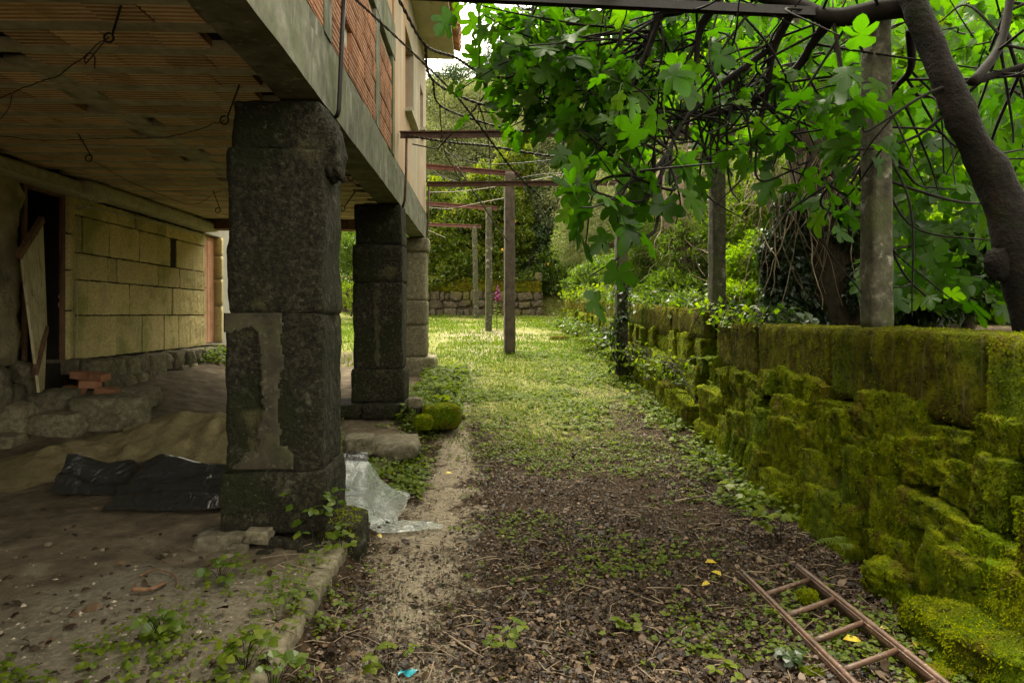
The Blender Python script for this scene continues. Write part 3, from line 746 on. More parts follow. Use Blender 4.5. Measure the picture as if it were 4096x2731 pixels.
def patch(inside, x0, x1, z0, z1, yfun, cell=.012, th=.006):
    """irregular raised mortar smear on a pillar's front face: cells whose centre is inside(x,z)"""
    nx, nz = int((x1 - x0) / cell), int((z1 - z0) / cell)
    X, Z = np.meshgrid(np.linspace(x0, x1, nx + 1), np.linspace(z0, z1, nz + 1), indexing='ij')
    Y = yfun(X, Z)
    cx, cz = (X[:-1, :-1] + X[1:, 1:]) / 2, (Z[:-1, :-1] + Z[1:, 1:]) / 2
    keep = inside(cx, cz)
    i_ = np.arange(nx)[:, None] * (nz + 1) + np.arange(nz)[None, :]
    Q = np.stack([i_, i_ + nz + 1, i_ + nz + 2, i_ + 1], -1)[keep]
    N = (nx + 1) * (nz + 1)
    fr = np.stack([X, Y, Z], -1).reshape(-1, 3); bk = fr + np.array([0, .03, 0])
    edges = {}
    for q in Q:
        for k in range(4):
            a, b = int(q[k]), int(q[(k + 1) % 4])
            if (b, a) in edges: del edges[(b, a)]
            else: edges[(a, b)] = 1
    side = np.array([[b, a, a + N, b + N] for a, b in edges]) if edges else np.zeros((0, 4), int)
    V = np.vstack([fr, bk]); F = np.vstack([Q, side])
    used = np.unique(F); mp = np.full(len(V), -1); mp[used] = np.arange(len(used))
    return V[used], mp[F]

MAT['smear'] = rough_mat('old mortar smear', [(0.3, (.019, .016, .009)), (0.7, (.050, .043, .025))], 12, 8, [(3, .45, .65, (.042, .044, .016), .7), (30, .56, .68, (.11, .10, .065), .4)], .6, 60, .006)
p1 = thing('stone_pillar', (-1.31, 4.7, .12), 'nearest and thickest dark granite pillar, with a pale mortar T on its face', 'pillar', 'granite pillars under the house')
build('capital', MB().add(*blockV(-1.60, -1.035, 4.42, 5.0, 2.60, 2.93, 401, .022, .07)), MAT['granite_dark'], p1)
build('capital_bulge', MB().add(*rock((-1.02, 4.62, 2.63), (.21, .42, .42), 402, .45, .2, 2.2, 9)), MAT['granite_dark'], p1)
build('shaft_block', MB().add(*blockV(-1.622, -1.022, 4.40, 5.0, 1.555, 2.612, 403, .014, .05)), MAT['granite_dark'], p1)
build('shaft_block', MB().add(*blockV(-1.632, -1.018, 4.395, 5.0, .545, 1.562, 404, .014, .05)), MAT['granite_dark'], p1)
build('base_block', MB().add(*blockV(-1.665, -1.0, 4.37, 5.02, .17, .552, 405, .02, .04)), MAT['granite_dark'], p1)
def in1(x, z):
    P = np.stack([x, 0 * x, z], -1).reshape(-1, 3)
    w = (.030 * vnoise(P, 6, 1, 3) + .024 * vnoise(P, 24, 2, 3)).reshape(x.shape)
    stem = (x > -1.405 + w) & (x < -1.265 + w * .8 - .03 * sstep(1.4, .8, z))
    top = (z > 1.46 + w) & (x < -1.262 + w)
    bot = (z < .70 + w) & (np.abs(x + 1.35) < .10 + (.70 - z) * .9 + w)
    return (stem | top | bot)
build('mortar_patch', MB().add(*patch(in1, -1.63, -1.2, .57, 1.56, lambda X, Z: 4.383 + .006 * np.sin(X * 9 + Z * 5))), MAT['smear'], p1)
p2 = thing('stone_pillar', (-1.31, 8.9, .28), 'middle granite pillar with a cracked face, standing on a rough footing slab', 'pillar', 'granite pillars under the house')
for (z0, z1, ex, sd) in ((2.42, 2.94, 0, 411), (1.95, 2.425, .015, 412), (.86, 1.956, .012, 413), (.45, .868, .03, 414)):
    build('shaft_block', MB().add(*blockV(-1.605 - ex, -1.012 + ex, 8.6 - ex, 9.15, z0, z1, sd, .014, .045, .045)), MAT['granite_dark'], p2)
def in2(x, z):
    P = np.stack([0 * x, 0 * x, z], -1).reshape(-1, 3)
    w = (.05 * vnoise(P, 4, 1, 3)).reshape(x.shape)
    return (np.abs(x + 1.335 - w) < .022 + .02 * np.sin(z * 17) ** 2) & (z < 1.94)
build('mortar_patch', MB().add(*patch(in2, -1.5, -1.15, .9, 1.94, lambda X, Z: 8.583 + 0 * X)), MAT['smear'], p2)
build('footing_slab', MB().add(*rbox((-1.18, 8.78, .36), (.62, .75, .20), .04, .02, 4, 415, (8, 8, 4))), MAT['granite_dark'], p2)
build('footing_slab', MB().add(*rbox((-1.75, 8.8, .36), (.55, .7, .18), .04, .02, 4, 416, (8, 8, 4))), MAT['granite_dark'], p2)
p3 = thing('stone_pillar', (-1.31, 12.6, .5), 'farthest slender granite pillar on a wide plinth at the house corner', 'pillar', 'granite pillars under the house')
MAT['granite_mid'] = rough_mat('lit granite', [(0.3, (.075, .065, .038)), (0.55, (.15, .13, .08)), (0.75, (.25, .225, .16))], 22, 8, [(1.7, .5, .68, (.085, .085, .03), .6), (50, .62, .7, (.34, .32, .26), .7)], .8, 70, .01, vary=.12)  # lighter copy of the pillar granite, daylight put into its colour
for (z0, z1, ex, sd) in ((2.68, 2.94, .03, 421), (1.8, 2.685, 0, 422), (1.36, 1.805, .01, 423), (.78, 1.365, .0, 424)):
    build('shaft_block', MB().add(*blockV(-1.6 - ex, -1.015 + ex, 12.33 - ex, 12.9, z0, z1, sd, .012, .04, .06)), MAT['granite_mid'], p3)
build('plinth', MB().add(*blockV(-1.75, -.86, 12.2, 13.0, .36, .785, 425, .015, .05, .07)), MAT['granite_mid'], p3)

# rubble at the foot of the near pillar
fl = [(905, 2170, 4.35, (.42, .34, .20), 'flat pale footing slab poking out at the pillar foot towards the dirt floor', .7),
      (1035, 2140, 4.25, (.2, .16, .10), 'squared concrete lump leaning on the near pillar base', .75),
      (955, 2205, 4.15, (.13, .11, .10), 'pale broken concrete chunk in front of the near pillar', .6),
      (905, 2235, 4.1, (.11, .10, .08), 'small whitish chunk beside the broken concrete', .5),
      (1110, 2185, 4.25, (.17, .14, .13), 'dark round stone under the middle of the near pillar', .4),
      (1180, 2195, 4.2, (.15, .14, .12), 'dark stone beside the tall weed at the pillar foot', .4),
      (1240, 2220, 4.15, (.18, .15, .14), 'rough dark stone just left of the mossy corner stone', .45),
      (1060, 2225, 4.12, (.12, .1, .09), 'small dark stone in the gap below the squared lump', .45)]
for q, (px, py, D, sz, lb, bx) in enumerate(fl):
    rk('loose_stone', px, py, D, sz, 440 + q, lb, 'loose stones at the foot of the near pillar', boxy=bx, mat='rubble' if q in (0, 1, 2, 3) else 'granite_dark')
rk('corner_stone', 1375, 2160, 4.5, (.34, .45, .40), 450, 'moss topped boulder at the right corner of the near pillar', 'mossy boulders along the path', 'granite_dark', .55)
rk('mossy_boulder', 1765, 1665, 7.9, (.5, .42, .34), 451, 'big green mossy boulder beside the path past the middle pillar', 'mossy boulders along the path', 'moss', .4)
rk('mossy_boulder', 1695, 1690, 7.7, (.24, .22, .2), 452, 'small mossy stone tucked left of the big mossy boulder', 'mossy boulders along the path', 'moss', .4)
rk('flat_rock', 1575, 1790, 7.0, (.62, .85, .26), 453, 'smooth grey flat rock among weeds in front of the middle pillar', 'pale rocks by the path', 'rubble', .4)
rk('flat_rock', 1440, 1775, 6.6, (.35, .5, .2), 454, 'smaller pale slab half covered by weeds near the pillar side', 'pale rocks by the path', 'rubble', .6)
rk('loose_stone', 1660, 1610, 8.2, (.2, .18, .16), 455, 'grey stone wedged between the middle pillar and the mossy boulder', 'pale rocks by the path', 'rubble', .5)
rk('loose_stone', 1700, 1640, 8.0, (.22, .12, .1), 456, 'thin dark stone lying on the small mossy stone', 'pale rocks by the path', 'granite_dark', .6)
rk('mound_stone', 2237, 1365, 17, (.55, .5, .32), 457, 'brown rounded stone in the grass near the far end of the mossy wall', 'pale rocks by the path', 'moss_cap', .3)

# kerb of granite along the floor edge
kb = thing('kerb', (-.93, 3.6, .02), 'low granite kerb along the edge of the sandy path, half buried in leaves', 'kerb')
y = 2.0; q = 0
for L in (.62, .74, .55, .5):
    build('kerb_stone', MB().add(*rbox((-.955, y + L / 2, .045), (.22, L - .012, .16), .03, .010, 6, 470 + q, (6, 14, 4))), MAT['rubble'], kb); y += L; q += 1

# ------------------------------------------------------------------ mossy boundary wall
MOSSV = []
mw = thing('boundary_wall', (2.9, 8, .0), 'low boundary wall of boulders thick with green moss under a broad capping', 'wall')
def wall_frame(y):
    x = wall_x(y); return x
core = MB()
for (ya, yb, zt0, zt1) in ((.6, 7.72, 1.42, 1.44), (7.93, 20.5, 1.56, 2.02)):
    yy = np.linspace(ya, yb, 40); X0 = wall_x(yy) + .10
    zt = np.interp(yy, [ya, yb], [zt0, zt1]); zb = np.full(40, -.4)
    V = np.concatenate([np.stack([X0, yy, zb], 1), np.stack([X0, yy, zt], 1), np.stack([X0 + .25, yy, zt], 1), np.stack([X0 + .25, yy, zb], 1)])
    i_ = np.arange(39); F = np.concatenate([np.stack([i_, i_ + 40, i_ + 41, i_ + 1], 1), np.stack([i_ + 40, i_ + 80, i_ + 81, i_ + 41], 1), np.stack([i_ + 80, i_ + 120, i_ + 121, i_ + 81], 1), [[0, 120, 80, 40], [39, 79, 119, 159]]])
    core.add(V, F)
build('wall_core', core, MAT['granite_dark'], mw, smooth=False)
caps = [(.6, 1.7), (1.7, 3.28), (3.28, 4.9), (4.9, 6.4), (6.4, 7.70), (7.94, 9.4), (9.4, 11.0), (11.0, 12.8), (12.8, 14.8), (14.8, 16.8), (16.8, 18.6), (18.6, 20.5)]
for k, (a, b) in enumerate(caps):
    near = b < 7.8
    top = 1.46 if near else float(np.interp((a + b) / 2, [7.9, 20.5], [1.60, 2.06]))
    h_ = (.50 if near else .40) * (1 + .05 * math.sin(k * 3.3))
    n = (8, int((b - a) / (.05 if near else .09)), int(h_ / (.05 if near else .08)))
    V, F = rbox((0, (a + b) / 2, top - h_ / 2), (.40, b - a - .012, h_), .05, .014, 4, 500 + k, n)
    V[:, 0] += wall_x(V[:, 1]) + .19
    if not near: V[:, 2] += (V[:, 1] - (a + b) / 2) * .036
    V[:, 0] += .012 * vnoise(V * np.array([1, 1, .25]), 9, 510 + k)
    o = build('capping_block', MB().add(V, F), MAT['moss_cap'], mw)
    MOSSV.append((V, F, .38 if near else .16, b))
# boulders: coursed, each one a stone of its own
q = 0
def place(y, z, sy, sz, out, near, seed):
    x = wall_x(y) + .10 - out
    n = 17 if near else 8
    V, F = rock((x + .06, y, z), (.40, sy * 1.16, sz * 1.34), seed, random.uniform(.72, .95), random.uniform(.09, .16), random.uniform(1.3, 2.4), n, rotm(random.uniform(-.22, .22), random.uniform(-.1, .1), random.uniform(-.16, .16)))
    V = V + ((.009 if near else .02) * vnoise(V * np.array([1, 1, .5]), 15, seed + 2, 3))[:, None] * unit(V - V.mean(0))
    build('boulder', MB().add(V, F), MAT['moss'], mw)
    MOSSV.append((V, F, 1.0 if near else .2, y))
y0, y1 = 1.5, 7.70
courses = [(-.08, .36, .26), (.24, .62, .20), (.55, .80, .14), (.76, 1.0, .09)]
for ci, (zb, zt, out) in enumerate(courses):
    y = y0 + random.uniform(0, .2)
    while y < y1:
        w_ = random.choice([.24, .42, .62, .85]) * random.uniform(.85, 1.15) if ci < 2 else random.uniform(.16, .52)
        w_ = min(w_, y1 - y + .05)
        gb = float(np.interp(y, GY, GZ)) * .6
        z0, z1 = zb + gb * (1 - ci * .25) + random.uniform(-.09, .09), zt + gb * (.75 - ci * .2) + random.uniform(-.09, .09)
        place(y + w_ / 2, (z0 + z1) / 2, w_, max(.16, z1 - z0), out * .85 + random.uniform(-.03, .04), True, 600 + q); q += 1
        y += w_ * .96
y0, y1 = 7.95, 20.5
y = y0
while y < y1:
    w_ = random.uniform(.35, .75)
    gb = float(gz(wall_x(y) - .6, y, False)); tp = float(np.interp(y, [7.9, 20.5], [1.20, 1.66]))
    nrow = 3 if tp - gb > .75 else 2
    for r in range(nrow):
        zc = gb - .06 + (tp - gb + .1) * (r + .5) / nrow
        place(y + w_ / 2 + random.uniform(-.08, .08), zc, w_ * random.uniform(.9, 1.1), (tp - gb + .1) / nrow * 1.1, (.18 - .07 * r) + random.uniform(-.05, .05), False, 800 + q); q += 1
    y += w_ * .95
# moss fuzz: short drooping blades all over the stones that face the yard
def fuzz(stones, parent):
    P_, N_, S_ = [], [], []
    for (V, F, dens, yy) in stones:
        A, B, C_, D_ = (V[F[:, k]] for k in range(4))
        nn = np.cross(C_ - A, D_ - B); ar = np.linalg.norm(nn, axis=1) / 2; nn = unit(nn)
        if (nn * (A - V.mean(0))).sum() < 0: nn = -nn
        vis = (nn[:, 0] < .35) | (nn[:, 2] > .5)
        cnt = ar * vis * 9500 * dens * min(1, (4.2 / max(2.5, yy)) ** 1.3) * sstep(-.75, .35, nn[:, 2])
        idx = np.repeat(np.arange(len(F)), rng.poisson(cnt))
        u, v = rng.random(len(idx))[:, None], rng.random(len(idx))[:, None]
        P_.append((A[idx] * (1 - u) + B[idx] * u) * (1 - v) + (D_[idx] * (1 - u) + C_[idx] * u) * v); N_.append(nn[idx]); S_.append(np.full(len(idx), 1 if yy < 7.8 else 1.6))
    P_, N_, S_ = np.concatenate(P_), np.concatenate(N_), np.concatenate(S_)
    cl = vnoise(P_, 1.3, 8, 3); keep = (vnoise(P_, 7, 3, 2) * 1.2 + cl * .9 + .25) > rng.uniform(-.4, .5, len(P_))
    P_, N_, S_ = P_[keep], N_[keep], S_[keep]; n = len(P_)
    Ud = unit(N_ * .6 + rng.normal(size=(n, 3)) * .4 + np.array([0, 0, -.55]))
    Sd = unit(np.cross(Ud, rng.normal(size=(n, 3)))); L = rng.uniform(.006, .018, n)[:, None] * S_[:, None]
    V = np.stack([P_ - Sd * L * .32, P_ + Sd * L * .32, P_ + Ud * L], 1).reshape(-1, 3)
    tnt = np.clip(.40 + .36 * vnoise(P_, 2.2, 21, 2) + .22 * sstep(1.1, .2, P_[:, 2]) + rng.normal(0, .13, n), 0, 1)
    return build('moss', MB().add(V, np.arange(3 * n).reshape(-1, 3), np.repeat(tnt, 3)), MAT['moss_fuzz'], parent, kind='stuff', smooth=False)
fuzz(MOSSV, mw)
# outlying moss-covered stones at the wall foot
for q, (px, py, D, sz, lb, az) in enumerate([(3920, 2600, 3.0, (.42, .75, .32), 'long bright green mossy boulder lying before the wall foot right of the ladder', .1),
        (3600, 2330, 3.75, (.36, .4, .26), 'mossy boulder jutting from the wall foot above the ladder', .2), (3245, 2700, 2.95, (.14, .12, .07), 'small mossy stone under the left rail of the ladder', 0),
        (3230, 2385, 3.6, (.11, .09, .07), 'little mossy stone between the top rungs of the ladder', 0), (3740, 2705, 2.9, (.26, .16, .08), 'flat mossy stone under the right rail of the ladder', .3)]):
    c_ = W(px, py, D); V, F = rock(c_, sz, 640 + q, .55, .2, 2.0, 18, rotm(0, 0, az))
    fuzz([(V, F, 1.3, 3.5)], build('mossy_stone', MB().add(V, F), MAT['moss'], label=lb, cat_='stone', group='mossy stones at the wall foot'))

# ------------------------------------------------------------------ far stone wall
fw = thing('field_wall', (-2, 28.6, 1.5), 'brown dry stone wall across the far end of the grass, mossy on top', 'wall')
MAT['field_stone'] = rough_mat('field stone', [(0.3, (.038, .030, .018)), (0.55, (.085, .068, .042)), (0.75, (.16, .13, .085))], 8, 7, [(1.4, .48, .64, (.075, .068, .014), .85), (30, .6, .7, (.36, .34, .28), .6)], .8, 40, .02, vary=.25)
q = 0
build('wall_core', MB().add(*box_vf(-9, 2.40, 28.50, 28.9, .8, 2.8)), MAT['field_stone'], fw, smooth=False)
zr = 1.42
for r, hh in enumerate((.40, .32, .38)):
    x = -8.6 + random.uniform(0, .3)
    while x < 2.3:
        w_ = random.choice([.22, .3, .42, .6]) * random.uniform(.85, 1.15); h2 = hh * random.uniform(.75, 1.25)
        build('stone', MB().add(*rock((x + w_ / 2, 28.52 + random.uniform(-.05, .05), zr + hh / 2 + random.uniform(-.05, .05)), (w_ * 1.1, .34, h2 * 1.15), 900 + q, random.uniform(.35, .65), .2, 2.0, 6, rotm(0, random.uniform(-.2, .2), 0))), MAT['field_stone'], fw)
        x += w_; q += 1
    zr += hh
V, F = rbox((-3.2, 28.68, 2.83), (11.4, .50, .66), .08, .05, 1.6, 930, (110, 4, 7)); V[:, 2] -= (V[:, 0] + 2) * .045 * (V[:, 0] > -2) * sstep(2.3, 2.9, V[:, 2]); V[:, 1] += .04 * vnoise(V, 3, 931)
build('mossy_top', MB().add(V, F), MAT['moss_cap'], fw)
build('end_stone', MB().add(*rock((2.35, 28.6, 3.10), (.36, .34, .5), 931, .5, .15, 1.6, 8)), MAT['field_stone'], label='pale upright stone standing on the right end of the far wall', cat_='stone')

# ------------------------------------------------------------------ pergola posts, beams, rods
def post(px, D, pyt, pyb, w, lb, mat='post', seed=1, lean=0.0):
    a, b = W(px, pyb, D), W(px + lean, pyt, D)
    h_ = b[2] - a[2]; n = (5, 5, max(10, int(h_ / .06)))
    V, F = rbox((0, 0, h_ / 2), (w, w, h_), .022, .006, 7, seed, n, rotm(0, 0, .12))
    V[:, :2] *= (1.06 - .10 * V[:, 2:3] / h_)
    V = V + .004 * vnoise(V, 22, seed + 2)[:, None] * unit(V * np.array([1, 1, 0]))
    V[:, 0] += (b[0] - a[0]) * V[:, 2] / h_
    return build('pergola_post', MB().add(V + a, F), MAT[mat], origin=a, label=lb, cat_='post', group='posts of the vine pergola')
post(3505, 4.72, 60, 1320, .15, 'thick granite post standing on the near mossy wall among fig leaves', seed=701)
post(2868, 8.05, 535, 1300, .16, 'speckled granite post behind the gap in the mossy wall', seed=702)
post(2484, 11.3, 735, 1500, .18, 'lichened granite post in front of the mossy wall with ivy at its foot', seed=703)
MAT['post_wood'] = rough_mat('grey brown post', [(0.3, (.045, .034, .024)), (0.7, (.105, .084, .062))], 8, 6, [((20, 20, 1), .54, .68, (.06, .045, .03), .7)], .5, 50, .006)
post(2038, 13.9, 690, 1412, .21, 'tall brown square post nearest of the three in the grass', 'post_wood', 704)
post(1954, 19.85, 830, 1335, .18, 'pale lichen spotted post between the brown and the thin grey posts', 'post', 705, 2)
post(1906, 26.9, 905, 1285, .19, 'thin bluish grey post farthest back near the foxglove', 'post', 706, -8)
for (x, y, z0, z1, lb) in ((-3.2, 14.0, .6, 4.55, 'pergola post hidden behind the nearest pillar'), (-3.2, 19.9, 1.0, 4.80, 'pergola post hidden behind the middle pillar'), (-3.5, 26.9, 1.4, 5.05, 'rear pergola post hidden behind the middle pillar')):
    V, F = rbox((x, y, (z0 + z1) / 2), (.2, .2, z1 - z0), .02, .005, 7, 720, (4, 4, 20))
    build('pergola_post', MB().add(V, F), MAT['post'], label=lb, cat_='post', group='posts of the vine pergola')
def tbeam(a, b, w, h_, mat, lb, nm='pergola_beam'):
    """T-section iron bar"""
    m = MB().add(*bar(a, b, w, w * .18)); off = np.array([0, 0, -h_ / 2 - w * .09 - .0005])
    m.add(*bar(np.asarray(a) + off, np.asarray(b) + off, w * .2, h_))
    return build(nm, m, MAT[mat], smooth=False, label=lb, cat_='beam', group='iron beams of the vine pergola')
def ubeam(a, b, w, h_, mat, lb, nm='pergola_beam'):
    m = MB().add(*bar(a, b, w, .008)); a, b = np.asarray(a, float), np.asarray(b, float)
    m.add(*bar(a + [0, w / 2 - .0041, -h_ / 2 - .0045], b + [0, w / 2 - .0041, -h_ / 2 - .0045], .008, h_)); m.add(*bar(a + [0, -w / 2 + .0041, -h_ / 2 - .0045], b + [0, -w / 2 + .0041, -h_ / 2 - .0045], .008, h_))
    return build(nm, m, MAT[mat], smooth=False, label=lb, cat_='beam', group='iron beams of the vine pergola')
ubeam(W(1330, -52, 4.8), W(3560, 52, 4.75), .065, .05, 'iron_dark', 'dark iron beam overhead across the top of the photo, nearest of the beams')
tbeam(W(1602, 530, 8.75), W(2960, 516, 8.05), .09, .07, 'rust', 'rusty iron beam crossing from the rendered wall to the speckled post')
tbeam(W(1708, 730, 12.7), W(2530, 722, 11.35), .10, .075, 'rust', 'rusty iron beam passing in front of the tall brown post')
tbeam(W(1160, 612, 14.0), W(2075, 690, 13.9), .11, .08, 'red_iron', 'red iron beam resting on top of the tall brown post')
tbeam(W(1460, 792, 19.9), W(1990, 828, 19.85), .12, .09, 'red_iron', 'red iron beam resting on the pale lichen spotted post')
tbeam(W(1560, 886, 26.9), W(1925, 902, 26.9), .13, .10, 'red_iron', 'red iron beam resting on the thin bluish grey post')
def rod(pts, r, mat, lb, cat_='rod', grp='iron rods of the pergola', nm='iron_rod', sides=7):
    return build(nm, MB().add(*tube(np.array(pts), r, sides)), MAT[mat], label=lb, cat_=cat_, group=grp)
rod([W(1376, -40, 4.8), W(1368, 160, 4.79), W(1356, 440, 4.78), W(1350, 462, 4.79), W(1338, 472, 4.9)], .016, 'iron_dark', 'thick bent iron rod bracing the nearest beam against the concrete edge')
rod([W(1627, 540, 8.72), W(1624, 700, 8.72), W(1619, 800, 8.72), W(1612, 828, 8.85)], .017, 'rust', 'bent iron rod hanging below the rusty beam by the rendered wall')
rod([W(1716, 735, 12.7), W(1714, 850, 12.7), W(1709, 935, 12.7), W(1704, 955, 12.8)], .020, 'rust', 'iron rod at the far corner of the concrete edge')
rod([W(2255, 545, 8.4), W(2255, 625, 8.4)], .012, 'iron_dark', 'short iron rod hanging under the rusty beam in mid air')
rod([W(2101, 735, 12.0), W(2101, 790, 12.0)], .012, 'iron_dark', 'short iron rod hanging beside the tall brown post')
rod([W(2492, 30, 4.95), W(2488, 110, 4.95), W(2476, 185, 4.95)], .013, 'iron_dark', 'short dark iron peg hanging from the nearest beam among fig leaves')

# ------------------------------------------------------------------ wires
def wire(pts, r, lb, twist=0, mat='wire', k=8):
    P = smooth_path([W(*p) for p in pts], k); r = r * 1.35
    m = MB()
    if twist:
        T = unit(np.gradient(P, axis=0)); n = int(np.linalg.norm(np.diff(P, axis=0), axis=1).sum() / .03) + 8
        P = np.stack([np.interp(np.linspace(0, 1, n), np.linspace(0, 1, len(P)), P[:, c]) for c in range(3)], 1)
        T = unit(np.gradient(P, axis=0)); A = unit(np.cross(T, [0.1, .2, 1])); B = np.cross(T, A); th = np.arange(n) * 1.1
        for s in (0, np.pi): m.add(*tube(P + r * .9 * (A * np.cos(th + s)[:, None] + B * np.sin(th + s)[:, None]), r, 4))
    else: m.add(*tube(P, r, 5))
    return build('pergola_wire', m, MAT[mat], label=lb, cat_='wire', group='wires of the vine pergola')
wire([(1400, -20, 4.7), (1500, 70, 5.0), (1680, 240, 5.4), (1830, 390, 5.8), (1960, 560, 6.2), (2060, 690, 6.6), (2165, 792, 7.0)], .0048, 'thick twisted cable running down from the top beam to mid air', 1)
wire([(1650, 577, 8.0), (1749, 597, 7.6)], .006, 'short wire stub under the rusty beam')
wire([(2150, 20, 5.0), (2060, 200, 5.8), (1915, 415, 6.6), (1820, 520, 7.2), (1750, 598, 7.7)], .007, 'straight wire slanting down left from the top beam', 0)
wire([(1590, -10, 5.0), (1700, 180, 5.6), (1820, 230, 5.7), (1912, 286, 5.8), (2025, 312, 5.8), (2140, 270, 5.6), (2600, 245, 5.5), (3100, 270, 5.5), (3700, 60, 5.0)], .006, 'twisted wire from the house corner sagging past the fig leaves', 1)
wire([(1700, 182, 5.6), (1730, 320, 6.0), (1915, 415, 6.2), (2060, 424, 6.2), (2200, 418, 6.2), (2500, 480, 6.3), (2900, 500, 6.5)], .006, 'twisted wire sagging level across the middle of the gap', 1)
wire([(1730, 320, 6.0), (1760, 422, 6.4), (1930, 490, 6.6), (2060, 522, 6.8), (2110, 520, 6.9), (2400, 470, 7)], .005, 'lower twisted wire sagging just above the rusty beam', 1)
wire([(1620, 540, 8.7), (1800, 570, 8.4), (1960, 585, 8.3), (2250, 628, 8.3), (2500, 590, 8.1), (2860, 560, 8.0)], .007, 'wire tied along and below the rusty beam', 1)
wire([(1760, 422, 6.4), (1763, 495, 7), (1780, 610, 8), (1820, 680, 9), (1850, 740, 11)], .005, 'thin wire dropping from the lower twisted wire')
wire([(1915, 418, 6.2), (1945, 520, 7), (1960, 640, 9), (1955, 780, 12)], .005, 'thin wire dropping from the crossing of the wires')
wire([(1912, 0, 5.4), (1914, 120, 5.5), (1914, 286, 5.8), (1860, 340, 6), (1845, 400, 6.2)], .003, 'thin plumb wire hanging in the patch of sky')
wire([(1780, 610, 8.5), (1900, 650, 9), (2050, 655, 9.5), (2400, 620, 9)], .005, 'long thin wire sagging beneath the rusty beam')
wire([(1830, 670, 12.5), (1910, 790, 12.8), (1985, 900, 13.2), (2032, 968, 13.7)], .010, 'dark stay running down to the tall brown post')
wire([(1735, 560, 9), (1790, 610, 9.5), (1850, 670, 11)], .004, 'pale stay wire behind the rusty beam', 0, 'mortar')
wire([(1712, 1120 - 200, 13), (1745, 935, 13.2), (1780, 950, 13.4)], .006, 'pale cable end at the house corner', 0, 'mortar')
wire([(1700, 662, 14.2), (1800, 720, 14), (1960, 735, 14), (2150, 700, 13.5), (2330, 690, 12.8)], .006, 'wire stretched along the red beam on the brown post', 0)
wire([(1712, 770, 16), (1850, 765, 16), (2030, 740, 15), (2300, 690, 13)], .006, 'rusty wire crossing behind the tall brown post', 0, 'rust')
wire([(1712, 830, 20), (1800, 835, 20), (1900, 815, 19), (2030, 790, 17)], .007, 'rusty wire under the middle red beam', 0, 'rust')
wire([(2160, 20, 5.0), (2160, 200, 5.3), (2130, 330, 5.6), (2115, 372, 5.8), (2118, 560, 7.5)], .004, 'kinked thin wire hanging through the left fig leaves')
wire([(2420, 20, 5.0), (2400, 150, 5.2), (2370, 330, 5.4), (2310, 470, 5.6)], .004, 'thin wire hanging through the middle fig leaves')
wire([(3330, 0, 4.9), (3345, 200, 4.8), (3380, 420, 4.8), (3400, 600, 4.8)], .005, 'thin wire hanging beside the thick granite post')
wire([(3160, 220, 5.2), (3180, 400, 5.2), (3215, 605, 5.2)], .005, 'thin wire hanging in front of the ivy trunk')

# ------------------------------------------------------------------ iron hooks under the ceiling and their wire
def hook(x0, y0, x1, y1, D, lb, lr=.03):
    a, b = W(x0, y0, D), W(x1, y1, D)
    r_, u_ = np.array([CA, -SA, 0]), np.array([0, 0, 1.])
    cen = b + (-.75 * r_ - .65 * u_) * lr
    th = np.linspace(.9, -5.0, 20)
    loop = cen + lr * (np.cos(th)[:, None] * r_ + np.sin(th)[:, None] * u_)
    P = np.vstack([a, a * .5 + b * .5, b, loop])
    build('ceiling_hook', MB().add(*tube(P, .0065, 6)), MAT['iron_dark'], label=lb, cat_='hook', group='iron hooks hanging from the ceiling')
    return cen
h1 = hook(500, -30, 450, 140, 3.75, 'big dark hook nearest the camera at the top left of the ceiling', .026)
h2 = hook(958, 340, 910, 470, 5.0, 'iron hook hanging just left of the nearest pillar top')
h3 = hook(313, 535, 365, 625, 6.3, 'iron hook hanging in the middle left of the ceiling')
h4 = hook(852, 762, 880, 835, 9.3, 'small far hook under the bright end of the ceiling', .035)
h5 = hook(1370, 700, 1412, 704, 7.2, 'sideways hook seen just right of the nearest pillar', .03)
h6 = hook(1420, 768, 1378, 828, 7.9, 'hanging hook between the nearest and the middle pillars', .03)
def iw(pts, lb, r=.0035):
    P = smooth_path(pts, 8); P = P + .012 * np.stack([vnoise(P, 7, 3), vnoise(P, 7, 4), vnoise(P, 7, 5)], 1)
    P[0] = pts[0]; P[-1] = pts[-1]
    build('tie_wire', MB().add(*tube(P, r, 5)), MAT['wire'], label=lb, cat_='wire', group='tie wires slung between the ceiling hooks')
iw([h1, W(300, 255, 3.9), W(190, 320, 4.0), W(40, 375, 4.1), W(-40, 420, 4.2)], 'sagging wire from the big near hook to the photo edge')
iw([h1, W(400, 200, 3.8), W(350, 250, 3.85), W(340, 240, 3.85), W(360, 215, 3.85), W(383, 230, 3.85), W(383, 275, 3.85)], 'curled wire end dangling from the big near hook', .004)
iw([h2, W(850, 500, 5.2), W(740, 535, 5.5), W(600, 550, 5.8), W(400, 555, 6.2), W(200, 562, 6.2), W(0, 545, 6.1)], 'long wire from the pillar hook across the ceiling')
iw([h3, W(470, 700, 6.8), W(620, 770, 7.5), W(780, 820, 8.5), W(860, 770, 9.2), W(940, 757, 9.5)], 'wire from the middle left hook sagging towards the far pillar')
iw([h4, W(905, 860, 9.6), W(945, 892, 10)], 'short wire below the small far hook')
iw([W(48, 380, 4.1), W(40, 420, 4.1), W(22, 460, 4.1), W(-10, 490, 4.1)], 'drooping wire end at the photo edge')
iw([h6, W(1360, 850, 8.2), W(1330, 880, 8.6)], 'wire end below the hook between the pillars')

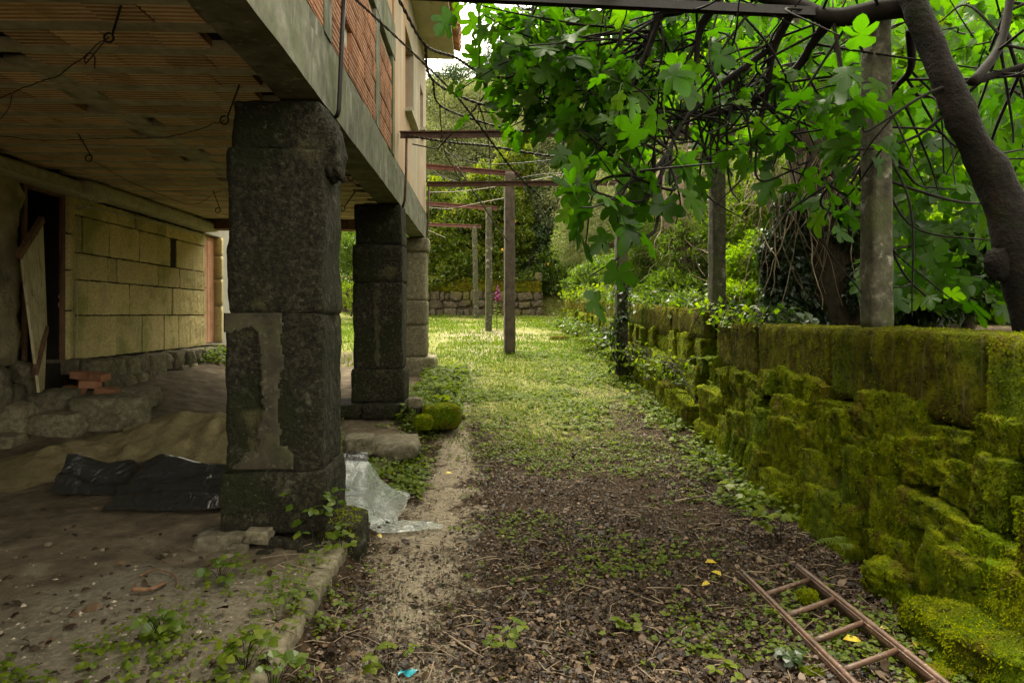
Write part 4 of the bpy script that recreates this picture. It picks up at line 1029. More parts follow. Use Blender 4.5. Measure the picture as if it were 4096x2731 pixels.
# ------------------------------------------------------------------ rusty ladder on the leaves
ld = thing('ladder', (1.65, 3.2, 0), 'rusty iron ladder lying on dead leaves at the lower right', 'ladder')
Lp = lambda y, z=.045: np.array([1.515, y, z]); Rp = lambda y: np.array([1.835, y, .085])
def rail(a, b, nm='rail'):
    P = np.linspace(a, b, 14); m = MB().add(*bar(a, b, .040, .006))
    m.add(*bar(a + np.array([-.014, 0, -.0205]), b + np.array([-.014, 0, -.0205]), .006, .034))
    m.add(*tube(np.linspace(a, b, 14) + np.array([0, 0, .006]), .0135, 8))
    return build(nm, m, MAT['ladder'], ld)
rail(Lp(3.93), Lp(2.35)); rail(Rp(3.90), Rp(2.30))
for (ya, yb) in ((3.63, 3.72), (3.37, 3.46), (3.10, 3.19), (2.84, 2.92), (2.58, 2.66)):
    build('rung', MB().add(*tube(np.linspace(Lp(ya) + [.016, 0, -.006], Rp(yb) + [-.016, 0, -.006], 5), .013, 10)), MAT['ladder'], ld)

# ------------------------------------------------------------------ sand heap, plastic sheets
def grid_mesh(nu, nv, fn):
    u, v = np.meshgrid(np.linspace(0, 1, nu), np.linspace(0, 1, nv), indexing='ij')
    V = fn(u.ravel(), v.ravel()); i_ = np.arange(nu - 1)[:, None] * nv + np.arange(nv - 1)[None, :]
    return V, np.stack([i_, i_ + nv, i_ + nv + 1, i_ + 1], -1).reshape(-1, 4)
def sand(u, v):
    x = -4.75 + u * 3.3; y = 5.75 + v * 2.9
    g_ = gz(x, y, False)
    h_ = .40 * np.exp(-(((x + 3.0) / .75) ** 2 + ((y - 7.1) / .62) ** 2)) + .34 * np.exp(-(((x + 2.1) / .5) ** 2 + ((y - 6.9) / .55) ** 2)) + .16 * np.exp(-(((x + 3.9) / .6) ** 2 + ((y - 6.5) / .5) ** 2))
    P = np.stack([x, y, 0 * x], 1)
    h_ = h_ * (1 + .28 * vnoise(P, 2.4, 31, 3)) + .02 * vnoise(P, 7, 32, 3) * sstep(0, .1, h_) + .07 * np.maximum(0, vnoise(P, 4.5, 36, 2) - .25) * sstep(.05, .2, h_)
    return np.stack([x, y, g_ + h_ - .035], 1)
build('sand_heap', MB().add(*grid_mesh(110, 100, sand)), MAT['sand'], label='heap of yellowish building sand on the dirt floor behind the black sheet', cat_='sand heap')
def plastic(name, col, rough, clear):
    t = NT(name); p = t.n('ShaderNodeBsdfPrincipled'); p.inputs['Base Color'].default_value = (*col, 1)
    p.inputs['Roughness'].default_value = rough; p.inputs['Specular IOR Level'].default_value = .5
    t.l(t.bump(t.noise(5 if clear else 9, 2 if clear else 3, .5, dist=1.2), .55 if clear else .9, .03), p.inputs['Normal'])
    if clear:
        tr = t.n('ShaderNodeBsdfTransparent'); tr.inputs['Color'].default_value = (.92, .95, .92, 1)
        mx = t.n('ShaderNodeMixShader'); mx.inputs[0].default_value = .34
        t.l(tr.outputs[0], mx.inputs[1]); t.l(p.outputs[0], mx.inputs[2]); t.l(mx.outputs[0], t.out.inputs['Surface'])
    else: t.l(p.outputs[0], t.out.inputs['Surface'])
    return t.m
MAT['black_film'] = plastic('black plastic film', (.020, .019, .017), .30, False)
MAT['clear_film'] = plastic('clear plastic film', (.42, .45, .41), .22, True)
def ridge(P, f, seed): return 1 - np.abs(vnoise(P, f, seed, 2)) * 1.6
def black(u, v):
    x = -3.42 + u * 2.45
    yf = np.interp(u, [0, .22, .30, .55, .8, 1], [5.55, 5.5, 5.05, 5.02, 5.28, 5.45]) ; yb = np.interp(u, [0, .2, .5, .8, 1], [5.95, 6.0, 5.95, 5.9, 6.0])
    y = yf + (yb - yf) * v
    P = np.stack([x * .55, y * 1.9, 0 * x], 1)
    env = np.sin(np.pi * np.clip(v, 0, 1)) ** .6
    h_ = .05 + .15 * np.exp(-((v - .62) / .2) ** 2) * (.55 + .6 * ridge(P, 1.4, 41)) + .07 * env * ridge(P, 2.6, 42)
    h_ += .11 * np.exp(-((u - .34) / .09) ** 2 - ((v - .75) / .25) ** 2) + .12 * np.exp(-((u - .86) / .12) ** 2 - ((v - .7) / .3) ** 2) + .10 * np.exp(-((u - .02) / .08) ** 2) * env
    h_ = np.maximum(h_, .012) * np.minimum(1, v * 6 + .05) + .01
    h_ *= .72
    h_ += .022 * env * ridge(P, 4.2, 43) + .018 * env * ridge(P, 9, 45)
    x = x + .05 * vnoise(np.stack([y, x, h_], 1), 2.5, 44)
    return np.stack([x, y, gz(x, y, False) + np.maximum(h_, .008) + .015], 1)
build('black_sheet', MB().add(*grid_mesh(120, 46, black)), MAT['black_film'], label='crumpled black plastic sheet on the dirt floor left of the nearest pillar', cat_='plastic sheet')
def clearA(u, v):
    x = -1.08 + u * .44 + .04 * v; y = 5.05 + v * .85 - u * .06
    P = np.stack([x, y, 0 * x], 1)
    h_ = (.26 * np.sin(np.pi * np.clip(v * .9 + .05, 0, 1)) * (1 - u ** 2.2) * (.75 + .35 * ridge(P, 2.2, 51)) + .03 * ridge(P, 4, 52) + .015 * vnoise(P, 9, 53)) 
    return np.stack([x, y, gz(x, y, False) + np.maximum(h_, .01)], 1)
build('clear_sheet', MB().add(*grid_mesh(50, 60, clearA)), MAT['clear_film'], label='bulging clear plastic sheet spilling out behind the nearest pillar', cat_='plastic sheet')
def clearB(u, v):
    x = -1.02 + u * .74; half = np.interp(u, [0, .25, .55, 1], [.10, .15, .14, .012]); y = np.interp(u, [0, .4, 1], [5.28, 4.98, 4.93]) + (v - .5) * 2 * half
    P = np.stack([x, y, 0 * x], 1)
    h_ = .055 * np.sin(np.pi * v) * (.6 + .6 * ridge(P, 4, 55)) * (1 - .5 * u) + .02 * vnoise(P, 11, 56)
    return np.stack([x, y, gz(x, y, False) + np.maximum(h_, .006) + .012], 1)
build('clear_sheet', MB().add(*grid_mesh(60, 24, clearB)), MAT['clear_film'], label='twisted tail of clear plastic tapering to a point on the sandy path', cat_='plastic sheet')
MAT['blue_scrap'] = rough_mat('blue plastic', [(0.3, (.03, .30, .38)), (0.7, (.05, .42, .50))], 8, 3, (), .1, 30, .002, rough=.4, spec=.5)
def scrap(u, v):
    c_ = W(1630, 2592, 2.95); x = c_[0] + (u - .5) * .075; y = c_[1] + (v - .5) * .05 + .01 * np.sin(u * 9)
    return np.stack([x, y, gz(x, y) + .012 + .008 * np.sin(u * 7 + v * 5)], 1)
build('blue_scrap', MB().add(*grid_mesh(10, 8, scrap)), MAT['blue_scrap'], label='torn scrap of bright blue plastic on the sandy path', cat_='litter')
# ------------------------------------------------------------------ trees and shrubs
mat_dense = True
def crown_leaves(clumps, leaf, wid, droop=.3, sub=14, seed=1, spread=.30, flat=0.0, narrow=False):
    """clumps: (centre, radii, n leaves); leaves gather in small sprays through each clump's volume"""
    r_ = np.random.default_rng(seed); Ps, Us, Ns, Ts, Ls = [], [], [], [], []
    for (c_, R, n) in clumps:
        n = int(n * (3.3 if leaf in (.17, .20, .26) and mat_dense else 2.1)); R = np.broadcast_to(np.asarray(R, float), (3,)); k = max(3, n // sub)
        q = r_.normal(size=(k, 3)); q = unit(q) * (r_.uniform(.25, 1.0, (k, 1)) ** .5)
        q *= (1 + .22 * vnoise(q, 1.7, seed))[:, None]
        sc = np.asarray(c_) + q * R
        ii = r_.integers(0, k, n)
        sp = spread * R.mean() * r_.uniform(.35, .8, k)[ii][:, None]
        P = sc[ii] + np.clip(r_.normal(size=(n, 3)), -2, 2) * sp * np.array([.5, .5, .35])
        out = unit(unit((P - np.asarray(c_)) / R) * .6 + r_.normal(size=(n, 3)) * .8 + np.array([0, 0, -droop]))
        N = unit(r_.normal(size=(n, 3)) * .7 + np.array([0, 0, .9]))
        Ps.append(P); Us.append(out); Ns.append(N)
        Ts.append(np.clip(.25 + .5 * r_.random(k)[ii] + r_.normal(0, .16, n), 0, 1)); Ls.append(leaf * r_.uniform(.6, 1.25, n))
    P, U, N, T, L = map(np.concatenate, (Ps, Us, Ns, Ts, Ls))
    V, F = leaves(P, U, N, L, wid, .10, .1)
    return V, F, np.repeat(T, 4)

def limbs(base, clumps, r0, mat, parent, seed=1, fork=.45, name='trunk'):
    r_ = np.random.default_rng(seed); m = MB()
    base = np.asarray(base, float); cen = np.mean([np.asarray(c[0]) for c in clumps], axis=0)
    f = base + (cen - base) * fork; f[:2] += r_.normal(0, .12, 2)
    P = smooth_path([base - [0, 0, .3], base + (f - base) * .5 + np.append(r_.normal(0, .10, 2), 0), f], 6)
    m.add(*tube(P, np.linspace(r0 * 1.25, r0 * .75, len(P)), 9, r0 * .12, seed))
    for c in clumps:
        c_ = np.asarray(c[0]); mid = f + (c_ - f) * .5 + r_.normal(0, .15, 3) * np.linalg.norm(c_ - f) * .4
        P = smooth_path([f, mid, c_], 5)
        m.add(*tube(P, np.linspace(r0 * .5, r0 * .08, len(P)), 6))
        for _ in range(5):
            e = c_ + r_.normal(size=3) * np.broadcast_to(np.asarray(c[1]), (3,)) * .6; s = P[r_.integers(len(P) // 2, len(P))]
            Q = smooth_path([s, (s + e) / 2 + r_.normal(0, .1, 3), e], 4); m.add(*tube(Q, np.linspace(r0 * .16, r0 * .04, len(Q)), 4, cap=False))
    return build(name, m, MAT[mat], parent)

TREES = 'trees and shrubs around the yard'
def tree(name, px, py, D, pc, leaf, wid, mat, label, r0=.12, bark='bark', cat_='tree', seed=1, **k):
    """pc: clumps as (px, py, D, radius px wide, radius px high, n)"""
    b = W(px, py, D)
    cl = [(W(a, b_, d_), (rx * d_ / FPX, max(rx * d_ / FPX * .8, .3), rz * d_ / FPX), n) for (a, b_, d_, rx, rz, n) in pc]
    t_ = thing(name, b, label, cat_, TREES)
    V, F, T = crown_leaves(cl, leaf, wid, seed=seed, **k)
    build('crown', MB().add(V, F, T), MAT[mat], t_, smooth=False, kind='stuff')
    limbs(b, cl, r0, bark, t_, seed)
    return t_

G = lambda px, D: 1258 - (float(gz(W(px, 1258, D)[0], W(px, 1258, D)[1], False)) - EYE) / D * FPX     # pixel row of the ground there
# far grey-green trees
tree('olive_tree', 1800, 1200, 36, [(1800, 640, 36, 190, 190, 5200), (1900, 470, 37, 180, 150, 4200), (1740, 470, 38, 110, 170, 2600), (1960, 700, 35, 180, 180, 5200), (1840, 860, 35, 200, 150, 4200)], .17, .32, 'leaf_olive', 'tall grey green tree rising past the eave of the house', .3, seed=3)
tree('olive_tree', 2350, 1200, 33, [(2330, 640, 33, 210, 170, 6200), (2200, 560, 34, 190, 150, 5200), (2480, 730, 32, 230, 200, 6600), (2330, 830, 31, 220, 170, 6200), (2620, 640, 32, 200, 200, 5000)], .17, .32, 'leaf_olive', 'broad grey green tree behind the far end of the mossy wall', .35, seed=4)
tree('willow_tree', 2120, 1200, 42, [(2110, 330, 42, 140, 150, 4600), (2260, 290, 42, 180, 170, 5000), (2430, 330, 42, 200, 200, 5600), (2210, 460, 41, 190, 140, 4600), (2010, 520, 42, 130, 90, 2600)], .20, .26, 'leaf_olive', 'feathery tall tree beside the patch of open sky', .3, seed=5, droop=.7)
tree('slender_tree', 1890, 1200, 48, [(1890, 350, 48, 170, 110, 3200), (1800, 400, 48, 130, 120, 2600), (2010, 290, 47, 110, 110, 1800), (2010, 190, 47, 70, 60, 260), (2060, 110, 46, 110, 80, 700), (1930, 80, 46, 60, 40, 70)], .26, .18, 'leaf_dark', 'thin dark tree with scattered leaves against the sky', .2, seed=6, droop=.9, spread=.5)
# citrus and yellow-green shrubs beyond the far wall
tree('lemon_tree', 1830, 1215, 29.6, [(1800, 960, 29.4, 130, 110, 2400), (1900, 860, 29.6, 120, 100, 2200), (1930, 735, 29.8, 70, 80, 700), (1745, 800, 29.6, 70, 90, 700), (1850, 1060, 29.2, 140, 90, 2000), (1760, 1080, 29.2, 80, 90, 900)], .17, .48, 'leaf_citrus', 'lemon tree with yellow green leaves left of the thin posts', .1, seed=7)
tree('lemon_tree', 2010, 1215, 29.9, [(1990, 800, 30, 130, 90, 2200), (2060, 640, 30.4, 80, 90, 1100), (2040, 930, 29.8, 110, 110, 2000), (1970, 1050, 29.4, 110, 90, 1700)], .17, .48, 'leaf_citrus', 'taller lemon tree rising between the thin posts and the brown post', .1, seed=8)
tree('dark_tree', 2110, 1215, 30.5, [(2150, 830, 31, 130, 130, 3000), (2230, 960, 30, 120, 110, 2400), (2120, 1010, 31, 110, 100, 1700)], .14, .45, 'leaf_dark', 'dark leaved tree with bare black stems right of the brown post', .16, seed=9)
tree('green_shrub', 2260, 1215, 30, [(2240, 1080, 29.5, 110, 110, 2400), (2340, 1000, 27, 120, 130, 2600), (2160, 1120, 29.4, 80, 70, 1100)], .13, .5, 'leaf_mid', 'green shrub mass beside the end stone of the far wall', .08, cat_='shrub', seed=10)
tree('olive_shrub', 2420, 1200, 23, [(2400, 860, 23, 180, 150, 4200), (2480, 1000, 22, 150, 150, 3200), (2330, 960, 24, 130, 110, 2400), (2560, 850, 22, 150, 150, 3000)], .12, .28, 'leaf_olive', 'silvery narrow leaved shrub behind the far half of the mossy wall', .10, cat_='shrub', seed=11)
tree('green_shrub', 2420, 1180, 18.5, [(2400, 1110, 18.6, 130, 80, 2400), (2520, 1090, 17, 130, 110, 2600), (2330, 1140, 19.5, 80, 50, 900)], .10, .5, 'leaf_mid', 'leafy shrub spilling over the far end of the mossy wall', .05, cat_='shrub', seed=12)
# left of the house, seen between the pillars
tree('green_shrub', 1385, 1150, 26, [(1385, 1000, 26, 110, 90, 1800), (1480, 960, 27, 120, 130, 2000), (1650, 960, 29.5, 110, 130, 2200)], .13, .45, 'leaf_mid', 'shrub growing on the bank seen between the near and middle pillars', .06, cat_='shrub', seed=13)
tree('green_shrub', 1405, 1230, 23, [(1390, 1180, 23, 70, 60, 500)], .10, .45, 'leaf_weed', 'low bramble on the bank seen between the near and middle pillars', .03, cat_='shrub', seed=33)
# behind the mossy wall
tree('thicket_shrub', 2720, 1240, 13.5, [(2620, 900, 13.5, 170, 170, 3000), (2760, 1020, 12.5, 150, 150, 3000), (2560, 1090, 13.5, 120, 110, 2000), (2700, 1160, 12, 150, 90, 2400), (2640, 700, 14.5, 190, 150, 2400)], .085, .30, 'leaf_mid', 'thin leaved thicket around the brown vine stems left of the speckled post', .10, cat_='shrub', seed=14)
tree('green_shrub', 3020, 1250, 11.5, [(3000, 900, 12, 160, 170, 2600), (3050, 1080, 11, 160, 140, 2600), (2960, 1200, 10.5, 130, 70, 1600), (3010, 700, 12.5, 190, 140, 2200)], .10, .42, 'leaf_bright', 'sunlit yellow green shrub between the speckled post and the ivy trunk', .07, cat_='shrub', seed=15)
tree('laurel_tree', 3760, 1260, 9.5, [(3700, 1000, 10, 210, 160, 1500), (3900, 900, 10.5, 230, 200, 1700), (3620, 1180, 9, 160, 90, 1100), (3850, 1190, 9.5, 240, 90, 1400), (3650, 780, 11, 220, 180, 1500), (4050, 1080, 10, 160, 180, 1200)], .17, .40, 'leaf_bright', 'glossy laurel glowing green behind the thick granite post', .12, seed=16)
tree('laurel_tree', 3860, 1262, 7.6, [(3780, 1130, 7.8, 150, 120, 420), (3900, 1010, 7.8, 170, 130, 420), (3680, 1220, 7.2, 150, 50, 300)], .17, .40, 'leaf_dark', 'dark laurel sapling with two forked stems behind the capping', .07, seed=17)
tree('broadleaf_tree', 3250, 1200, 15, [(3250, 560, 15, 330, 260, 3600), (2900, 400, 16, 330, 260, 3600), (3500, 800, 14, 260, 260, 2600), (3620, 330, 14, 360, 300, 3400), (3960, 560, 13, 300, 320, 2800), (3300, 150, 15, 420, 220, 3200), (2700, 200, 17, 280, 200, 2600), (4050, 150, 13, 260, 260, 2000)], .20, .5, 'leaf_bright', 'bright leafy tree filling the back behind the fig on the right', .25, seed=18)
tree('broadleaf_tree', 3500, 1200, 24, [(3000, 900, 24, 360, 300, 3600), (3500, 1000, 22, 400, 260, 3600), (3950, 1000, 22, 380, 300, 3600), (2750, 700, 26, 300, 260, 3000), (3700, 600, 24, 420, 300, 3400), (3200, 500, 25, 400, 260, 3000)], .22, .5, 'leaf_mid', 'deep green tree farthest back behind the whole right side', .3, seed=19)
# far wood closing the view
cl = []
for (px, py, D, rx, rz, n) in [(1800, 640, 58, 220, 260, 5000), (2010, 640, 58, 190, 260, 5000), (1500, 1000, 55, 260, 260, 2600), (1760, 900, 56, 240, 260, 2600), (2050, 860, 55, 240, 300, 3400), (2350, 760, 55, 300, 420, 5200), (2750, 650, 50, 400, 560, 6500), (3300, 600, 45, 500, 640, 6500), (3900, 600, 40, 500, 660, 6500), (4500, 700, 36, 500, 600, 3500), (1250, 1050, 50, 300, 240, 1600), (800, 1000, 50, 400, 300, 1500), (1900, 1130, 50, 400, 120, 2600), (2400, 1100, 46, 400, 150, 2600)]:
    cl.append((W(px, py, D), (rx * D / FPX, 3.0, rz * D / FPX), n))
V, F, T = crown_leaves(cl, .55, .5, seed=20)
build('woods', MB().add(V, F, T), MAT['leaf_mid'], kind='stuff', smooth=False, label='far wood closing the view behind the yard', cat_='woods')
# oranges and lemons
r_ = np.random.default_rng(4)
fv = [(1868, 958, 'a'), (1772, 994, 'b'), (1823, 1075, 'c'), (2053, 750, 'd'), (2060, 885, 'e'), (2195, 1057, 'f'), (1710, 1020, 'g'), (2010, 1000, 'h')]
MAT['fruit'] = rough_mat('citrus peel', [(0.3, (.75, .30, .02)), (0.7, (.85, .42, .03))], 20, 2, (), .3, 120, .002, rough=.45, spec=.4)
fl_ = ['highest orange near the top of the taller lemon tree', 'orange left of the lemon tree trunk', 'orange hanging low in the lemon tree', 'orange high beside the red beam on the brown post', 'orange just right of the brown post', 'orange by the bare black stems', 'orange next to the house corner', 'orange between the thin post and the brown post']
for (px, py, k), lb in zip(fv, fl_):
    build('orange', MB().add(*rock(W(px, py, 28.9), (.13, .13, .14), 5, 0, .02, 1, 5)), MAT['fruit'], label=lb, cat_='orange', group='oranges on the far trees')

# bare hanging vines and the old ivy trunk
def strands(starts, drop, n, seed, r=.006, wob=.18):
    q = np.random.default_rng(seed); m = MB()
    for _ in range(n):
        s = starts[q.integers(len(starts))] + q.normal(0, .12, 3); k = 9; L = drop * q.uniform(.5, 1.2)
        P = np.zeros((k, 3)); P[0] = s; d_ = unit(np.array([q.normal(0, .35), q.normal(0, .3), -1]))
        for i_ in range(1, k):
            d_ = unit(d_ + q.normal(0, wob, 3) + np.array([0, 0, -.12])); P[i_] = P[i_ - 1] + d_ * L / k
        P = smooth_path(P, 3); m.add(*tube(P, np.linspace(r, r * .5, len(P)) * q.uniform(.6, 1.5), 4, cap=False))
    return m
it = thing('ivy_tree', W(3300, 1300, 8.0), 'old mossy tree trunk draped with ivy and hanging dry roots', 'tree', TREES)
P = smooth_path([W(3290, 1360, 8.0), W(3285, 1200, 8.0), W(3300, 1000, 8.0), W(3270, 800, 8.1), W(3240, 560, 8.2), W(3180, 380, 8.3), W(3150, 150, 8.4), W(3100, -200, 8.6)], 8)
V, F = tube(P, np.interp(np.linspace(0, 1, len(P)), [0, .12, .3, .5, .7, 1], [.42, .34, .27, .26, .23, .17]), 18, .05, 3); V += (.035 * vnoise(V, 5, 9))[:, None] * unit(V - V.mean(0))
build('trunk', MB().add(V, F), MAT['bark'], it)
P = smooth_path([W(3420, 1340, 7.9), W(3400, 1150, 8.0), W(3370, 950, 8.0), W(3290, 780, 8.1)], 6)
build('root', MB().add(*tube(P, [.24, .2, .17, .1], 10, .04, 5)), MAT['bark'], it)
build('branch', MB().add(*tube(smooth_path([W(3260, 640, 8.1), W(3330, 650, 7.9), W(3400, 690, 7.8), W(3500, 640, 7.9)], 6), [.06, .05, .04, .02], 7, .01, 5)), MAT['vine'], it)
build('hanging_roots', strands([W(3130, 640, 7.8), W(3180, 600, 7.7), W(3230, 620, 7.6), W(3300, 640, 7.6), W(3110, 800, 7.7), W(3160, 900, 7.6), W(3330, 760, 7.6)], 1.5, 62, 3, .007), MAT['vine'], it, kind='stuff')
cl = [(W(3150, 1180, 7.85), (.30, .2, .40), 1700), (W(3130, 1020, 7.85), (.26, .2, .36), 1300), (W(3200, 1250, 7.7), (.3, .15, .2), 600), (W(3180, 860, 7.9), (.22, .2, .34), 900), (W(3380, 900, 7.8), (.2, .15, .34), 420), (W(3420, 1130, 7.8), (.24, .15, .34), 420)]
V, F, T = crown_leaves(cl, .075, .8, droop=.9, seed=23, spread=.45); build('ivy', MB().add(V, F, T), MAT['leaf_ivy'], it, smooth=False, kind='stuff')
vt = thing('vine_tangle', W(2740, 1230, 12.6), 'brown tangle of dry vines around a dead stem left of the speckled post', 'vine', TREES)
m = strands([W(2720, 900, 12.6), W(2760, 960, 12.6), W(2740, 1020, 12.5), W(2700, 860, 12.7), W(2690, 1000, 12.6)], 1.5, 150, 5, .010, .3)
m.add(*tube(smooth_path([W(2740, 1260, 12.6), W(2735, 1080, 12.6), W(2690, 920, 12.7), W(2650, 780, 12.8), W(2640, 640, 13)], 6), [.2, .17, .13, .08, .05], 9, .04, 2))
m.add(*tube(smooth_path([W(2745, 1200, 12.6), W(2770, 1000, 12.6), W(2715, 800, 12.6), W(2760, 600, 12.8)], 6), [.12, .09, .07, .04], 7, .03, 4))
build('stems', m, MAT['vine'], vt, kind='stuff')
m = strands([W(px, py, D) for px, py, D in ((2560, 380, 11), (2700, 420, 11), (2860, 400, 11), (3000, 440, 10.5), (3080, 560, 10), (2450, 500, 12), (2800, 560, 11))], 2.2, 150, 8, .006, .35)
build('hanging_vines', m, MAT['vine'], label='thicket of pale dry vines hanging behind the fig branches', cat_='vine', kind='stuff')

# ------------------------------------------------------------------ creeper over the far half of the mossy wall, ferns, ivy
def creeper(label, pts, n, leaf, mat, seed, spread=.16, cat_='creeper', name='creeper', wid=.7, up=.2):
    q = np.random.default_rng(seed); pts = np.array(pts)
    i_ = q.uniform(0, len(pts) - 1, n); a = np.floor(i_).astype(int); f = (i_ - a)[:, None]
    P = pts[a] * (1 - f) + pts[np.minimum(a + 1, len(pts) - 1)] * f + q.normal(size=(n, 3)) * spread * np.array([1, 1, .6])
    U = unit(q.normal(size=(n, 3)) + np.array([-.4, -.3, -.1])); N = unit(q.normal(size=(n, 3)) * .5 + np.array([-.3, -.3, .9]))
    V, F = leaves(P, U, N, leaf * q.uniform(.6, 1.3, n), wid, .1, .05)
    r_t = thing(name, pts[0], label, cat_, 'climbing plants on the mossy wall')
    build('leaves', MB().add(V, F, np.repeat(q.random(n), 4)), MAT[mat], r_t, smooth=False, kind='stuff')
    m = MB()
    for _ in range(10):
        P = smooth_path(pts[::max(1, len(pts) // 5)] + q.normal(size=pts[::max(1, len(pts) // 5)].shape) * spread * .7, 4); m.add(*tube(P, .005, 4, cap=False))
    build('stems', m, MAT['twig'], r_t, kind='stuff')
def wt(y, dz=0.0, dx=0.0):
    top = 1.46 if y < 7.8 else float(np.interp(y, [7.9, 20.5], [1.60, 2.06]))
    return np.array([float(wall_x(y)) + .15 + dx, y, top + dz])
creeper('leafy creeper heaped on the far end of the mossy wall', [wt(y, .12) for y in np.linspace(14.5, 20.5, 10)], 1500, .11, 'leaf_weed', 41, .17)
creeper('glossy creeper trailing along the middle of the mossy wall', [wt(y, .06, .1) for y in np.linspace(8.6, 14.5, 10)], 1500, .095, 'leaf_mid', 42, .13)
creeper('ivy sprigs hanging over the capping beside the wall gap', [wt(y, .05 - (y - 6.6) * .02, -.12) for y in np.linspace(6.3, 8.2, 6)], 170, .075, 'leaf_bright', 43, .09)
creeper('weeds sprouting from the stones under the speckled post', [wt(y, -.75, -.42) for y in np.linspace(7.9, 12.0, 8)], 380, .075, 'leaf_weed', 44, .17)
creeper('ivy clinging to the far stones of the mossy wall', [wt(y, -.65, -.35) for y in np.linspace(12, 20, 8)], 900, .085, 'leaf_mid', 45, .2)
creeper('ivy wrapped round the foot of the lichened post', [W(2470, 1470, 11.1), W(2450, 1330, 11.1), W(2500, 1230, 11.2), W(2480, 1130, 11.1)], 260, .085, 'leaf_dark', 46, .10)
creeper('low ivy on the capping behind the speckled post', [wt(y, .05, .2) for y in np.linspace(6.2, 7.8, 6)], 240, .10, 'leaf_dark', 47, .09)
creeper('greenery hanging down the far stone wall by the pillar', [np.array([x, 28.3, 2.9]) for x in np.linspace(-6, -1.4, 8)], 1100, .12, 'leaf_mid', 48, .3)
creeper('creeper running along the top of the far stone wall', [np.array([x, 28.5, 3.1]) for x in np.linspace(-1.6, 2.2, 8)], 500, .11, 'leaf_weed', 49, .16)
def fern(c_, n, L, label, seed, mat='leaf_weed'):
    q = np.random.default_rng(seed); t_ = thing('fern', c_, label, 'fern', 'ferns on the mossy wall'); c_ = np.asarray(c_, float)
    for k in range(n):
        a = q.uniform(0, 6.28); l = L * q.uniform(.7, 1.1); d_ = np.array([math.cos(a) * .8 - .5, math.sin(a) * .8, 0])
        s = np.linspace(0, 1, 12)[:, None]; P = c_ + d_ * l * s + np.array([0, 0, 1]) * l * (.75 * s - .75 * s * s)
        T = unit(np.gradient(P, axis=0)); S = unit(np.cross(T, [0, 0, 1])); Nn = np.cross(S, T)
        m = MB().add(*tube(P, .0025, 4, cap=False))
        for sg in (-1, 1):
            ln = l * .24 * np.sin(np.pi * (s[:, 0] * .9 + .08)); V, F = leaves(P, unit(S * sg + T * .45), Nn, ln, .34, .05, .1); m.add(V, F, .6)
        build('frond', m, MAT[mat], t_, smooth=False)
fern(W(3395, 2180, 4.05) + [-.02, 0, 0], 6, .16, 'small bright fern sprouting from the wall foot above the ladder', 1)
fern(W(2520, 1420, 10.9), 9, .5, 'large fern right of the lichened post foot', 2)
fern(W(2390, 1370, 14.2), 9, .6, 'large drooping fern on the wall left of the lichened post', 3)
fern(W(2330, 1300, 17.0), 8, .6, 'fern near the far end of the mossy wall', 4, 'leaf_mid')
fern(W(2830, 1440, 7.75), 6, .22, 'fern tuft growing in the dark wall gap', 5)

# ------------------------------------------------------------------ ground cover
def scatter(n, x0, x1, yr, dens, seed, ypow=1.5):
    q = np.random.default_rng(seed)
    u = q.random(n); y = (yr[0] ** (1 - ypow) + u * (yr[1] ** (1 - ypow) - yr[0] ** (1 - ypow))) ** (1 / (1 - ypow))
    x = q.uniform(x0, x1, n); k = q.random(n) < dens(x, y); x, y = x[k], y[k]
    return x, y, q
def clumpy(x, y, f=.9, seed=3): return vnoise(np.stack([x, y, 0 * x], -1), f, seed, 3)
right_lim = lambda x, y: x < wall_x(y) - .08
# dead leaves
x, y, q = scatter(330000, -1.0, 2.7, (2.2, 12.5), lambda x, y: right_lim(x, y) * np.clip((1 - .92 * path_m(x, y) ** .6 + .5 * np.maximum(0, clumpy(x, y, 2.4, 22) - .1)) * (1 - .8 * grass_m(x, y)) * np.maximum(.26, .55 + .75 * clumpy(x, y, 1.3)), 0, 1) * sstep(-.95, -.6, x), 60, 2.2)
n = len(x); P = np.stack([x, y, gz(x, y) + q.uniform(.001, .018, n)], 1)
a = q.uniform(0, 6.28, n); U = np.stack([np.cos(a), np.sin(a), q.normal(0, .28, n)], 1); N = unit(np.stack([q.normal(0, .38, n), q.normal(0, .38, n), np.ones(n)], 1))
V, F = ovals(P, U, N, q.gamma(1.5, .0080, n) + .006, .60, q.normal(.10, .12, n), q.normal(.12, .2, n))
tn = np.clip(q.beta(1.1, 1.8, n), 0, 1)
build('leaf_litter', MB().add(V, F, np.repeat(tn, 6)), MAT['leaf_dry'], kind='stuff', smooth=False, label='brown dead leaves matted over the yard', cat_='dead leaves')
# leaves and twigs drifted on the floor under the house and on the path
x, y, q = scatter(9000, -4.5, -.2, (2.2, 8), lambda x, y: np.clip(.25 + .5 * clumpy(x, y, 1.3, 5), 0, 1) * np.clip(sstep(-3.2, -1.2, x) * .6 + .1, 0, 1) * (1 - .6 * path_m(x, y)), 61, 2.0)
n = len(x); P = np.stack([x, y, gz(x, y) + q.uniform(.004, .02, n)], 1); a = q.uniform(0, 6.28, n)
V, F = ovals(P, np.stack([np.cos(a), np.sin(a), q.normal(0, .25, n)], 1), unit(np.stack([q.normal(0, .35, n), q.normal(0, .35, n), np.ones(n)], 1)), q.gamma(2.6, .010, n) + .01, .58, .1, .15)
build('leaf_scraps', MB().add(V, F, np.repeat(q.beta(1.5, 2.5, n), 6)), MAT['leaf_dry'], kind='stuff', smooth=False, label='scattered leaf scraps on the kerb side floor', cat_='dead leaves')
